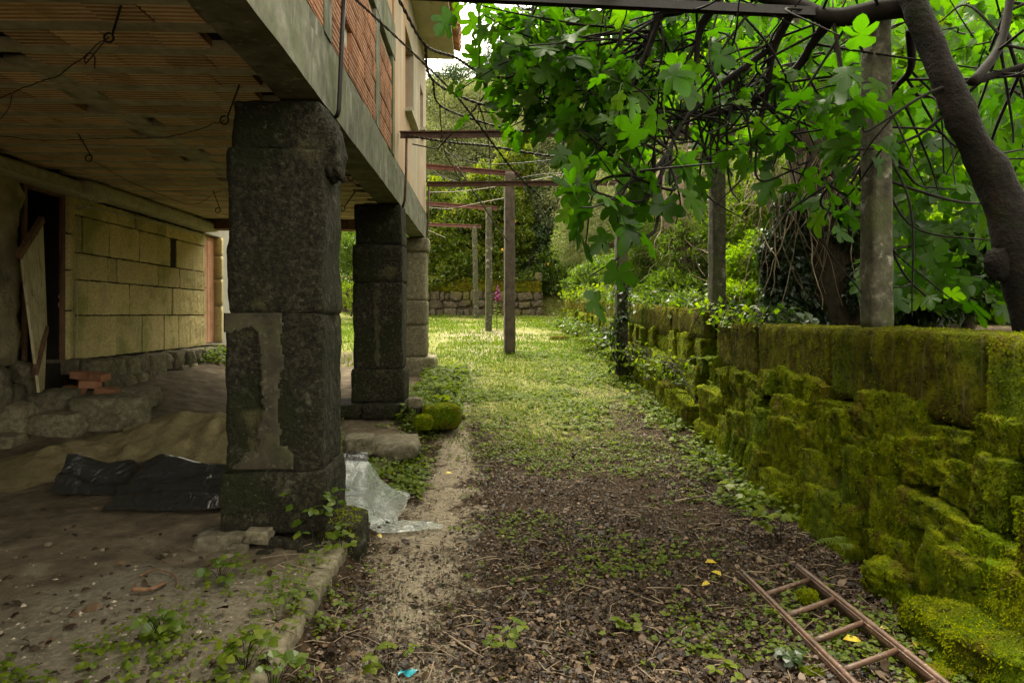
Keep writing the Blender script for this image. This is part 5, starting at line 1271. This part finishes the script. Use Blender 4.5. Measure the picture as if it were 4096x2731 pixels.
# twigs
x, y, q = scatter(2600, -1.2, 2.5, (2.2, 9), lambda x, y: right_lim(x, y) * .5, 62, 2.0)
m = MB()
for k in range(min(len(x), 700)):
    L = q.gamma(3, .03) + .03; a = q.uniform(0, 6.28); d_ = np.array([math.cos(a), math.sin(a)]) * L / 2; z = float(gz(x[k], y[k])) + .016
    P = np.array([[x[k] - d_[0], y[k] - d_[1], z], [x[k] + q.normal(0, .008), y[k] + q.normal(0, .008), z + .01], [x[k] + d_[0], y[k] + d_[1], z + q.uniform(0, .02)]])
    m.add(*tube(P, q.uniform(.0012, .0035), 4, cap=False))
build('twigs', m, MAT['vine'], kind='stuff', label='small dry twigs strewn over the leaves', cat_='twigs')
# gravel on the path and floor
x, y, q = scatter(60000, -4.4, 1.0, (2.2, 9), lambda x, y: np.clip(path_m(x, y) * 1.2 + .11 * inner_m(x, y) * sstep(4.4, 3.2, y), 0, 1) * (.5 + .4 * clumpy(x, y, 2)), 63, 2.3)
n = len(x); oct_ = np.array([[1, 0, 0], [0, 1, 0], [-1, 0, 0], [0, -1, 0], [0, 0, .8], [0, 0, -.5]]); of = np.array([[0, 1, 4], [1, 2, 4], [2, 3, 4], [3, 0, 4]])
s = (q.gamma(2.2, .0026, n) + .002)[:, None, None] * np.array([1, .8, .7])
V = oct_[None] * s * q.uniform(.7, 1.3, (n, 6, 1)); th = q.uniform(0, 6.28, n); c_, s_ = np.cos(th)[:, None], np.sin(th)[:, None]
V = np.stack([V[..., 0] * c_ - V[..., 1] * s_, V[..., 0] * s_ + V[..., 1] * c_, V[..., 2]], -1) + np.stack([x, y, gz(x, y)], 1)[:, None, :]
build('gravel', MB().add(V.reshape(-1, 3), (np.arange(n)[:, None, None] * 6 + of[None]).reshape(-1, 3)), MAT['pebble'], kind='stuff', smooth=False, label='small gravel on the sandy path and floor', cat_='gravel')
# low round-leaved weeds
def weeds(n, x0, x1, yr, dens, seed, size, name, label, mat='leaf_weed', hmax=.10, per=5, ypow=1.6):
    x, y, q = scatter(n, x0, x1, yr, dens, seed, ypow); n = len(x); z = gz(x, y)
    k = q.integers(2, per + 1, n); idx = np.repeat(np.arange(n), k); m_ = len(idx); h_ = q.uniform(.2, 1, n)[idx] * hmax
    a = q.uniform(0, 6.28, m_); L = size * q.uniform(.5, 1.25, m_) * q.uniform(.7, 1.2, n)[idx]; r = L * q.uniform(.1, .9, m_)
    P = np.stack([x[idx] + np.cos(a) * r, y[idx] + np.sin(a) * r, z[idx] + h_ * q.uniform(.5, 1, m_)], 1)
    U = np.stack([np.cos(a), np.sin(a), q.normal(0, .25, m_)], 1); N = unit(np.stack([q.normal(0, .35, m_), q.normal(0, .35, m_) - .15, np.ones(m_)], 1))
    V, F = ovals(P, U, N, L, .85, .08, .12); m = MB().add(V, F, np.repeat(np.clip(q.random(n)[idx] * .7 + q.normal(.15, .12, m_), 0, 1), 6))
    base = np.stack([x[idx], y[idx], z[idx] - .01], 1); S = unit(np.cross(P - base, q.normal(size=(m_, 3)))) * .0012
    m.add(np.stack([base - S, base + S, P], 1).reshape(-1, 3), np.arange(3 * m_).reshape(-1, 3), .6)
    return build(name, m, MAT[mat], kind='stuff', smooth=False, label=label, cat_='weeds')
wall_edge = lambda x, y: sstep(.9, .15, wall_x(y) - x)
kerb_side = lambda x, y: sstep(-1.9, -1.3, x) * sstep(-.55, -.75, x)
weeds(15000, -.7, 2.7, (2.5, 9), lambda x, y: right_lim(x, y) * np.clip(.14 + .75 * grass_m(x, y + .8) + 1.1 * (clumpy(x, y, 1.0, 6) - .15) + .10 * wall_edge(x, y), .012, .85) * (1 - .75 * path_m(x, y)), 64, .030, 'weeds', 'small bright clover like weeds through the dead leaves', hmax=.055)
weeds(14000, -1.0, 2.7, (8, 14), lambda x, y: right_lim(x, y) * np.clip(.16 + 1.1 * clumpy(x, y, .9, 7), .03, 1), 65, .045, 'weeds', 'weeds thickening towards the grass', hmax=.07, ypow=1.2)
weeds(2600, -2.2, -.55, (2.25, 4.2), lambda x, y: kerb_side(x, y) * np.clip(.10 + .9 * clumpy(x, y, 1.6, 8), 0, 1), 66, .031, 'weeds', 'green weeds on both sides of the near kerb', hmax=.09, ypow=1.4)
weeds(900, -2.6, -.8, (2.2, 2.9), lambda x, y: np.clip(.25 + .9 * clumpy(x, y, 1.5, 9), 0, 1), 67, .032, 'weeds', 'weeds at the lower left edge of the floor', hmax=.08, ypow=1.4)
weeds(1600, -1.9, -.5, (5.6, 8.4), lambda x, y: np.clip(.4 + .7 * clumpy(x, y, 1.4, 9), 0, 1), 68, .05, 'weeds', 'weeds around the pale rocks between the pillars', hmax=.10, ypow=1.2)
weeds(900, -1.0, -.3, (8.2, 12.2), lambda x, y: .8 + 0 * x, 69, .08, 'weeds', 'taller weeds beside the middle and far pillars', hmax=.22, ypow=1.2)
weeds(1300, 1.9, 2.62, (5, 15), lambda x, y: right_lim(x, y) * wall_edge(x, y) * .8, 70, .06, 'weeds', 'weeds along the foot of the mossy wall', hmax=.16, ypow=1.2)
weeds(420, -5.0, -4.1, (11.8, 14.2), lambda x, y: .9 + 0 * x, 71, .08, 'weeds', 'bright weeds growing by the far doorway', hmax=.22, ypow=1.2)
# grass
def grass(n, x0, x1, yr, dens, seed, hgt, name, label, ypow=1.2, wid=.0035):
    x, y, q = scatter(n, x0, x1, yr, dens, seed, ypow); n = len(x); z = gz(x, y); cl_ = clumpy(x, y, 1.4, 12)
    h_ = hgt * q.uniform(.35, 1.2, n) * (.8 + .5 * np.clip(cl_, -.8, 1)); a = q.uniform(0, 6.28, n)
    B = np.stack([x, y, z - .005], 1); S = np.stack([np.cos(a), np.sin(a), 0 * a], 1) * (wid * (.6 + y / 12))[:, None]
    lean = np.stack([np.cos(a + 1.6 + q.normal(0, .6, n)), np.sin(a + 1.6), 0 * a], 1) * (h_ * q.uniform(.15, .8, n))[:, None]
    M_ = B + lean * .35 + np.stack([0 * h_, 0 * h_, h_ * .65], 1); T_ = B + lean + np.stack([0 * h_, 0 * h_, h_ * q.uniform(.7, 1, n)], 1)
    V = np.stack([B - S, B + S, M_ + S * .7, M_ - S * .7, T_], 1).reshape(-1, 3); i_ = np.arange(n)[:, None] * 5
    m = MB().add(V, [(i_ + np.array([[2, 3, 4]])[:, [1, 0, 2]]), (i_ + np.array([[0, 1, 2, 3]]))], np.repeat(np.clip(q.random(n) * .7 + .2 + .2 * cl_, 0, 1), 5))
    return build(name, m, MAT['grass'], kind='stuff', smooth=False, label=label, cat_='grass')
grass(70000, -3.2, 2.8, (7, 16), lambda x, y: right_lim(x, y) * np.clip(grass_m(x, y) * .8 + .4 * clumpy(x, y, 1.1, 13), .03, 1) * (x > -1.0) , 72, .055, 'grass', 'short patchy grass in the middle of the yard')
grass(80000, -5.5, 6, (13, 29), lambda x, y: np.clip(.42 + 1.1 * clumpy(x, y, .7, 14), .05, 1) * (1 - .8 * path_m(x, y)), 73, .11, 'grass', 'long grass spreading to the far wall', 1.05, .004)
grass(5000, -1.0, 2.6, (2.3, 7), lambda x, y: right_lim(x, y) * np.clip(.1 + 1.4 * (clumpy(x, y, 1.7, 15) - .42), 0, 1), 74, .07, 'grass', 'sparse grass tufts between the dead leaves', 1.6, .0022)
grass(3500, -1.1, .1, (2.3, 4.6), lambda x, y: np.clip(.3 + 1.2 * clumpy(x, y, 1.9, 16), 0, 1) * sstep(.0, -.5, x), 75, .06, 'grass', 'fine grass between the kerb and the sandy path', 1.5, .0018)

# single plants one can point at
def plant(px, py, D, n, L, hgt, label, mat='leaf_weed', seed=1, wid=.75, name='weed_plant', grp='leafy weeds standing in the yard', stems=True, zoff=0):
    q = np.random.default_rng(seed); c_ = W(px, py, D); c_[2] = float(gz(c_[0], c_[1])) + zoff; t_ = thing(name, c_, label, 'plant', grp); m = MB(); Ps, Us = [], []
    for k in range(n):
        a = q.uniform(0, 6.28); r = hgt * q.uniform(.15, .75); e = c_ + np.array([math.cos(a) * r, math.sin(a) * r, hgt * q.uniform(.35, 1.0)])
        P = smooth_path([c_ - [0, 0, .02], (c_ + e) / 2 + np.array([0, 0, hgt * .15]), e], 4); m.add(*tube(P, .0016, 4, cap=False))
        for w_ in range(3):
            aa = a + (w_ - 1) * 1.5; Ps.append(e); Us.append([math.cos(aa), math.sin(aa), q.normal(-.1, .2)])
    build('stems', m, MAT['twig'], t_)
    n3 = len(Ps); V, F = ovals(np.array(Ps), np.array(Us), unit(np.stack([q.normal(0, .35, n3), q.normal(-.2, .35, n3), np.ones(n3)], 1)), L * q.uniform(.6, 1.2, n3), wid, .08, .06)
    build('leaves', MB().add(V, F, np.repeat(q.uniform(.2, 1, n3), 6)), MAT[mat], t_, smooth=False)
plant(1275, 2150, 4.22, 16, .075, .36, 'tall dark weed growing up the right side of the nearest pillar base', 'leaf_mid', 2)
plant(1370, 2100, 4.2, 8, .06, .16, 'weed in front of the clear plastic by the mossy corner stone', 'leaf_weed', 3)
plant(3120, 2110, 4.6, 9, .085, .20, 'leafy weed with rounded leaves in front of the wall right of centre', 'leaf_weed', 4)
plant(2990, 1870, 5.6, 9, .10, .18, 'broad bright leaves beside the wall foot past the middle', 'leaf_bright', 5)
plant(2500, 2420, 3.35, 5, .05, .10, 'small three leaved weed in the dark soil', 'leaf_weed', 6)
plant(1560, 2560, 2.95, 7, .05, .14, 'weed beside the sandy path near the kerb', 'leaf_weed', 7)
plant(640, 2520, 3.0, 9, .06, .12, 'low broad leaved weed at the lower left of the floor', 'leaf_mid', 8)
plant(880, 2320, 3.65, 10, .06, .13, 'weed patch in front of the rubble left of the pillar foot', 'leaf_mid', 9)
plant(980, 2660, 2.75, 9, .065, .16, 'pale green weed at the bottom edge left of the kerb', 'leaf_weed', 10)
plant(1090, 2650, 2.7, 9, .06, .16, 'weed leaning over the near end of the kerb', 'leaf_mid', 11)
plant(3150, 2590, 3.0, 6, .055, .07, 'dark low leaves between the rails of the ladder', 'leaf_dark', 12)
plant(2870, 2650, 2.8, 5, .05, .12, 'small weed near the bottom edge left of the ladder', 'leaf_weed', 13)
plant(2010, 2510, 3.1, 9, .05, .16, 'upright weed beside the stick on the leaves', 'leaf_weed', 14)
plant(1330, 1690, 7.4, 12, .07, .16, 'weed growing at the foot of the middle pillar footing', 'leaf_mid', 15)
# foxglove
fx = thing('foxglove', W(1987, 1325, 20.2), 'tall foxglove with pink flowers standing by the thin posts', 'flower')
b = W(1987, 1325, 20.2); b[2] = float(gz(b[0], b[1])); tp = b + np.array([.03, 0, 1.42])
build('stem', MB().add(*tube(np.linspace(b, tp, 8), [.014, .006], 5)), MAT['grass'], fx)
q = np.random.default_rng(9)
for k in range(22):
    f = k / 22; P0 = b + (tp - b) * (.66 + .27 * f); a = q.uniform(0, 6.28); d_ = np.array([math.cos(a), math.sin(a), -.55]); s = np.linspace(0, 1, 5)[:, None]
    build('flower_bell', MB().add(*tube(P0 + d_ * .10 * (1 - f * .6) * s, [.012, .03 * (1 - f * .5), .038 * (1 - f * .5)], 6)), MAT['petal'], fx)
V, F = leaves(b + np.stack([0 * np.arange(26), 0 * np.arange(26), np.linspace(.03, .85, 26)], 1), np.stack([np.cos(np.arange(26) * 2.4), np.sin(np.arange(26) * 2.4), .2 + 0 * np.arange(26)], 1), np.tile([[0, 0, 1.]], (26, 1)), np.linspace(.26, .08, 26), .35, .06, .2)
build('leaves', MB().add(V, F, np.linspace(.3, .9, 26).repeat(4)), MAT['leaf_mid'], fx, smooth=False)
# yellow fallen leaves and sticks
for k, (px, py, D, L, lb) in enumerate([(2820, 2268, 4.15, .075, 'pale yellow fallen leaf farther from the ladder'), (2885, 2325, 3.95, .085, 'bright yellow fallen leaf above the top of the ladder'), (2840, 2358, 3.85, .06, 'greenish yellow fallen leaf just below the bright yellow one'),
        (3370, 2575, 3.2, .09, 'yellow fallen leaf lying between the ladder rungs'), (3665, 2600, 3.1, .06, 'yellow curled leaf right of the ladder'), (3555, 2540, 3.3, .05, 'thin yellow leaf against the right rail of the ladder'), (1510, 2115, 4.75, .06, 'pale round leaf on the path beside the clear plastic'), (1780, 1908, 6.3, .08, 'yellow leaf on the sandy path beyond the plastic')]):
    c_ = W(px, py, D); c_[2] = float(gz(c_[0], c_[1])) + .03; a = k * 1.9
    V, F = ovals(np.array([c_]), np.array([[math.cos(a), .6 * math.sin(a), .08]]), np.array([[.1, -.35, 1.]]), [L], .5, .14, .2)
    build('fallen_leaf', MB().add(V, F, .2 + .1 * k), MAT['leaf_yellow'], smooth=False, label=lb, cat_='leaf', group='yellow fallen leaves')
for k, (p, r, lb) in enumerate([([(1772, 2425, 3.3), (1830, 2460, 3.2), (1900, 2505, 3.1), (1935, 2520, 3.05)], .007, 'forked grey stick lying beside the sandy path'), ([(2700, 1915, 5.6), (2780, 1905, 5.7), (2850, 1890, 5.8)], .010, 'dark straight stick in the leaves near the wall'),
        ([(2410, 2350, 3.75), (2450, 2330, 3.8)], .010, 'short grey stick on the dark soil'), ([(560, 2330, 3.7), (620, 2295, 3.8), (700, 2330, 3.7), (706, 2375, 3.5)], .006, 'curved twig on the pale floor'), ([(530, 2375, 3.5), (600, 2365, 3.5), (660, 2340, 3.6)], .014, 'thick bark strip on the pale floor')]):
    P = np.array([W(*a) for a in p]); P[:, 2] = gz(P[:, 0], P[:, 1]) + r + .012
    build('dry_stick', MB().add(*tube(smooth_path(P, 5), [r, r * .6], 6, r * .2)), MAT['wood_brown' if k > 2 else 'vine'], label=lb, cat_='stick', group='sticks on the ground')
for k, (px, py, D, s) in enumerate([(195, 2245, 4.2, .05), (410, 2255, 4.15, .032), (700, 2275, 4.1, .035), (660, 2270, 4.1, .03), (230, 2520, 3.3, .05), (60, 2300, 4.0, .03)]):
    lb = ['white lump of rubble on the pale floor at far left', 'small round white stone on the floor', 'white pebble nearest the weed patch', 'grey lump beside the white pebble', 'flat pale stone among leaves at lower left', 'grey pebble near the left photo edge'][k]
    c_ = W(px, py, D); c_[2] = float(gz(c_[0], c_[1])) + s * .3
    build('pebble', MB().add(*rock(c_, (s, s * .8, s * .7), 60 + k, .4, .15, 2, 5)), MAT['rubble'], label=lb, cat_='stone', group='loose pebbles on the floor')

for o_ in list(bpy.data.objects):
    if o_.name.startswith(('mossy_boulder', 'corner_stone')) and o_.type == 'MESH':
        v_ = np.empty(len(o_.data.vertices) * 3, np.float32); o_.data.vertices.foreach_get('co', v_); v_ = v_.reshape(-1, 3).astype(float) + WPOS[o_.name]
        fuzz([(v_, np.array([list(p.vertices) for p in o_.data.polygons]), 1.2, 4.5)], o_)

# ------------------------------------------------------------------ the fig tree
fig = thing('fig_tree', W(4170, 1330, 4.05), 'large leaning fig tree whose lobed leaves and dark branches roof the yard', 'tree')
P = smooth_path([W(*p) for p in ((4200, 1420, 4.05), (4110, 1130, 4.05), (4045, 900, 4.1), (3965, 690, 4.15), (3850, 480, 4.2), (3745, 230, 4.3), (3650, 0, 4.4), (3550, -220, 4.5))], 8)
V, F = tube(P, np.interp(np.linspace(0, 1, len(P)), [0, .2, .42, .5, 1], [.15, .132, .112, .096, .07]), 20, .018, 3)
build('trunk', MB().add(V, F), MAT['bark_red'], fig)
build('knot', MB().add(*rock(W(4000, 1060, 4.06), (.17, .14, .22), 5, .1, .2, 2, 7)), MAT['bark_red'], fig)
LIMBP = []
def limb(pts, r, k=7):
    P = smooth_path([W(*p) for p in pts], k); LIMBP.extend(P[4:]); return tube(P, r, 8, .006, 2)
m = MB()
m.add(*limb([(3690, 20, 4.42), (3520, 40, 4.6), (3330, 70, 4.7), (3150, 10, 4.9), (2900, -40, 5.0), (2720, 30, 5.05), (2640, 60, 5.1), (2600, 170, 5.15), (2585, 230, 5.15)], [.075, .07, .06, .05, .05, .055, .045, .03, .018]))
m.add(*limb([(3700, -20, 4.45), (3400, -220, 5.0), (2900, -320, 5.4), (2300, -300, 5.6)], [.07, .06, .05, .03]))
m.add(*limb([(3330, 70, 4.7), (3260, 160, 4.9), (3170, 290, 5.1), (2980, 420, 5.3), (2800, 450, 5.4), (2620, 430, 5.5)], [.045, .035, .03, .025, .018, .01]))
m.add(*limb([(3890, 330, 4.25), (4000, 180, 4.4), (4050, -60, 4.5)], [.03, .026, .024]))
m.add(*limb([(3880, 330, 4.3), (3980, 300, 4.35), (4110, 260, 4.3)], [.024, .02, .018]))
m.add(*limb([(3640, 120, 4.6), (3640, 280, 4.8), (3560, 380, 5.0), (3480, 600, 5.1), (3400, 740, 5.1)], [.03, .026, .02, .016, .01]))
m.add(*limb([(3180, 20, 4.95), (3090, 210, 5.1), (3060, 420, 5.2), (2990, 640, 5.2)], [.04, .03, .02, .01]))
m.add(*limb([(2880, -10, 5.0), (2800, 120, 5.2), (2780, 300, 5.2), (2740, 560, 5.1)], [.035, .03, .02, .012]))
m.add(*limb([(3100, 180, 5.1), (2860, 360, 5.2), (2740, 480, 5.1), (2650, 640, 4.7), (2560, 720, 4.5)], [.03, .024, .018, .013, .007]))
build('limbs', m, MAT['twig'], fig)
clus = [(2010, 130, 6.0), (2090, 60, 5.6), (2150, 190, 5.4), (2060, 235, 5.8), (2200, 90, 5.2), (2250, 240, 5.0), (2110, 340, 5.8), (2230, 380, 5.5), (2080, 395, 6.2), (2330, 150, 5.0), (2420, 260, 5.2), (2380, 380, 5.0), (2150, 465, 5.8), (2280, 500, 5.2),
        (2420, 480, 5.0), (2550, 380, 5.2), (2530, 560, 4.8), (2400, 600, 4.7), (2330, 560, 5.2), (2500, 690, 4.4), (2620, 650, 4.5), (2700, 520, 5.2), (2680, 740, 4.5), (2440, 820, 4.2), (2390, 770, 4.3), (2490, 900, 4.15), (2590, 800, 4.4), (2780, 640, 5.0),
        (2850, 430, 5.5), (2950, 560, 5.5), (3000, 350, 5.5), (2680, 150, 5.5), (2800, 280, 5.6), (2560, 100, 5.8), (2440, 70, 6.0), (2900, 150, 6.0), (3150, 430, 5.0), (3230, 300, 5.2), (3150, 560, 5.2), (3280, 520, 4.6), (3350, 400, 4.4), (3290, 720, 4.6), (3200, 660, 5.0),
        (3420, 600, 4.35), (3480, 520, 4.2), (3320, 850, 5.2), (3600, 400, 5.5), (3650, 600, 5.8), (3600, 800, 6.0), (3740, 740, 6.0), (3720, 930, 6.2), (4010, 100, 5.0), (4060, 350, 5.0), (3960, 230, 5.5), (4080, 600, 5.2), (4050, 780, 5.5), (3830, 130, 5.8), (3500, 150, 5.6), (3380, 200, 5.4), (2640, 300, 5.6), (2340, 270, 5.6), (2500, 180, 5.4), (2860, 690, 5.0), (3700, 1180, 5.0), (3060, 250, 5.8), (2120, 140, 6.1), (2300, 60, 5.6), (2180, 300, 5.9), (2280, 330, 5.9), (2360, 90, 6.2), (2470, 330, 5.8), (2590, 220, 6.0), (2740, 80, 6.0), (2330, 440, 6.0), (2240, 150, 6.2)]
hubs = [np.array(W(*p)) for p in ((3080, 160, 5.1), (2900, 380, 5.3), (3330, 120, 4.8), (3650, 150, 4.7), (3950, 250, 4.5), (2760, 200, 5.2), (2640, 90, 5.1), (2740, 480, 5.1), (3500, 600, 5.05))]
half = [(0, 0), (.14, -.10), (.33, -.08), (.46, .04), (.44, .16), (.31, .24), (.22, .30), (.39, .39), (.54, .53), (.54, .67), (.43, .73), (.29, .65), (.17, .53), (.23, .71), (.23, .85), (.14, .98), (0, 1.05)]
def fig_leaf(sd):
    q = np.random.default_rng(sd); out = [(a, b) for a, b in half] + [(-a, b) for a, b in half[-2:0:-1]]
    o_ = np.array(out) + q.normal(0, .02, (len(out), 2)); V = np.vstack([[0, .38], o_]); bend = q.uniform(.15, .65); cup = q.uniform(-.35, .35)
    z = -bend * V[:, 1] ** 2 + cup * np.abs(V[:, 0]) ** 1.4 + q.normal(0, .02, len(V)); n = len(out)
    V = np.column_stack([V, z]); a = np.arange(n) + 1; F = np.stack([np.full(n, 0), a, np.roll(a, -1)], 1)
    return V, F
fl_v = [fig_leaf(k) for k in range(6)]
fl_m = [mesh_from('leaf', v, f, np.zeros((0, 4), int), MAT['leaf_fig'], True) for v, f in fl_v]
q = np.random.default_rng(77); tw = MB(); LV = []
for (px, py, D) in clus:
    c_ = W(px, py, D); h_ = min(LIMBP, key=lambda h: abs(np.linalg.norm(h - c_) - .55) + .55 * q.random())
    mid = (c_ + h_) / 2 + q.normal(0, .12, 3) + np.array([0, 0, -.12 * np.linalg.norm(c_ - h_)]); P = smooth_path([h_, mid, c_, c_ + unit(c_ - mid) * .05 + [0, 0, .05]], 6)
    tw.add(*tube(P, np.linspace(.013, .005, len(P)), 5, cap=False))
    thin = (px > 2650 and py > 420) or py > 610
    for k in range(q.integers(2, 5) if thin else q.integers(6, 11)):
        s = P[-1 - q.integers(0, 7)]; a = q.uniform(0, 6.28); d_ = unit(np.array([math.cos(a), math.sin(a), q.normal(.05, .35)])); pl = q.uniform(.07, .22)
        e = s + d_ * pl + np.array([0, 0, -.02]); LV.append((s, e, d_, q.uniform(.11, .215)))
    for k in range(1 if thin else 2):
        e = c_ + q.normal(0, .28, 3); Q = smooth_path([P[len(P) // 2 + k * 3], (P[len(P) // 2] + e) / 2 + q.normal(0, .05, 3), e], 5); tw.add(*tube(Q, np.linspace(.008, .004, len(Q)), 5, cap=False))
        for j in range(3):
            d_ = unit(q.normal(size=3) + [0, 0, .1]); LV.append((e, e + d_ * .12, d_, q.uniform(.11, .19)))
for k in range(110):                       # bare crossing twigs
    a = LIMBP[q.integers(len(LIMBP))]; b = a + q.normal(0, .45, 3) + np.array([0, 0, -.35]); tw.add(*tube(smooth_path([a, (a + b) / 2 + q.normal(0, .14, 3), b], 6), [.011, .005], 5, cap=False))
pet = MB(); mats_ = []
for (s, e, d_, L) in LV:
    pet.add(*tube(np.array([s, (s + e) / 2 + [0, 0, -.008], e]), .0022, 4, cap=False))
    dd = unit(d_ * .8 + np.array([0, 0, -.45]) + q.normal(0, .25, 3)); up_ = unit(q.normal(0, .45, 3) + np.array([0, .1, .75])); X_ = unit(np.cross(dd, up_)); Z_ = np.cross(X_, dd)
    M = Matrix(((X_[0] * L, dd[0] * L, Z_[0] * L, e[0]), (X_[1] * L, dd[1] * L, Z_[1] * L, e[1]), (X_[2] * L, dd[2] * L, Z_[2] * L, e[2]), (0, 0, 0, 1)))
    dist = e[0] * SA + e[1] * CA; mats_.append((L / dist, M))
build('twigs', tw, MAT['twig'], fig, kind='stuff'); build('leaf_stalks', pet, MAT['leaf_fig'], fig, kind='stuff')
mats_.sort(key=lambda t_: -t_[0]); rest = MB()
for k, (s, M) in enumerate(mats_):
    v, f = fl_v[k % 6]
    if k < 298: inst('leaf', fl_m[k % 6], M, fig)
    else:
        A = np.array(M); rest.add(v @ A[:3, :3].T + A[:3, 3], f, q.random())
# the rest of the crown: leaves farther back and above the picture
def back(n, x0, x1, y0, y1, d0, d1, lo, hi, cond=None):
    for _ in range(n):
        px, py, D = q.uniform(x0, x1), q.uniform(y0, y1), q.uniform(d0, d1)
        if cond and not cond(px, py): continue
        e = W(px, py, D); dd = unit(q.normal(size=3) + [0, 0, -.5]); up_ = unit(q.normal(0, .5, 3) + np.array([0, .1, .8])); X_ = unit(np.cross(dd, up_)); Z_ = np.cross(X_, dd); L = q.uniform(lo, hi); v, f = fl_v[q.integers(6)]
        rest.add(v @ (np.stack([X_, dd, Z_], 1) * L).T + e, f, q.random())
back(1100, 2130, 4150, -50, 700, 6.2, 8.6, .14, .23, lambda x, y: y < np.interp(x, [2100, 2300, 2500, 2900, 4100], [430, 560, 640, 520, 700]) + 90 * math.sin(x * .011))
back(420, 3450, 4150, 400, 1250, 5.8, 8.0, .17, .26)
def over(n):
    for _ in range(n):
        e = np.array([q.uniform(.1, 4.4), q.uniform(1.2, 6.5), q.uniform(3.9, 5.4)])
        if (e[2] - EYE) / e[1] < .50: continue
        dd = unit(q.normal(size=3) + [0, 0, -.5]); up_ = unit(q.normal(0, .5, 3) + np.array([0, .1, .8])); X_ = unit(np.cross(dd, up_)); Z_ = np.cross(X_, dd); L = q.uniform(.18, .27); v, f = fl_v[q.integers(6)]
        rest.add(v @ (np.stack([X_, dd, Z_], 1) * L).T + e, f, q.random())
over(0)
build('crown', rest, MAT['leaf_fig'], fig, kind='stuff')

# old cobwebs along the top of the stone wall
MAT['web'] = None
t = NT('dusty cobweb'); df = t.n('ShaderNodeBsdfDiffuse'); df.inputs['Color'].default_value = (.5, .44, .3, 1); tr = t.n('ShaderNodeBsdfTransparent'); mx = t.n('ShaderNodeMixShader')
t.l(t.mask(t.noise(60, 3, .7), .40, .70), mx.inputs[0]); t.l(tr.outputs[0], mx.inputs[1]); t.l(df.outputs[0], mx.inputs[2]); t.l(mx.outputs[0], t.out.inputs['Surface']); MAT['web'] = t.m
m = MB(); qq = np.random.default_rng(3)
for k in range(26):
    y_ = 8.9 + k * .145 + qq.normal(0, .03); z_ = 2.98 + qq.normal(0, .05); L = qq.uniform(.12, .34)
    a = np.array([WX + .05, y_, z_]); b = a + np.array([qq.uniform(.03, .16), qq.normal(0, .08), -L * .55]); s_ = np.linspace(0, 1, 7)[:, None]
    cen_ = a + (b - a) * s_ + np.array([0, .02, 0]) * np.sin(s_ * 5); w_ = np.array([.05, .03, .014])[None] * (.3 + np.sin(np.pi * s_)) * qq.uniform(.3, .8)
    V = np.concatenate([cen_ - w_ * np.array([0, 1, .2]), cen_ + w_ * np.array([0, 1, .2])]); i_ = np.arange(6)
    m.add(V, np.stack([i_, i_ + 7, i_ + 8, i_ + 1], 1))
build('cobwebs', m, MAT['web'], kind='stuff', label='dusty cobwebs hanging along the top of the stone wall', cat_='cobwebs')

for o_ in SC.objects:
    if o_.parent is None and 'category' in o_ and 'kind' not in o_: o_['kind'] = 'thing'
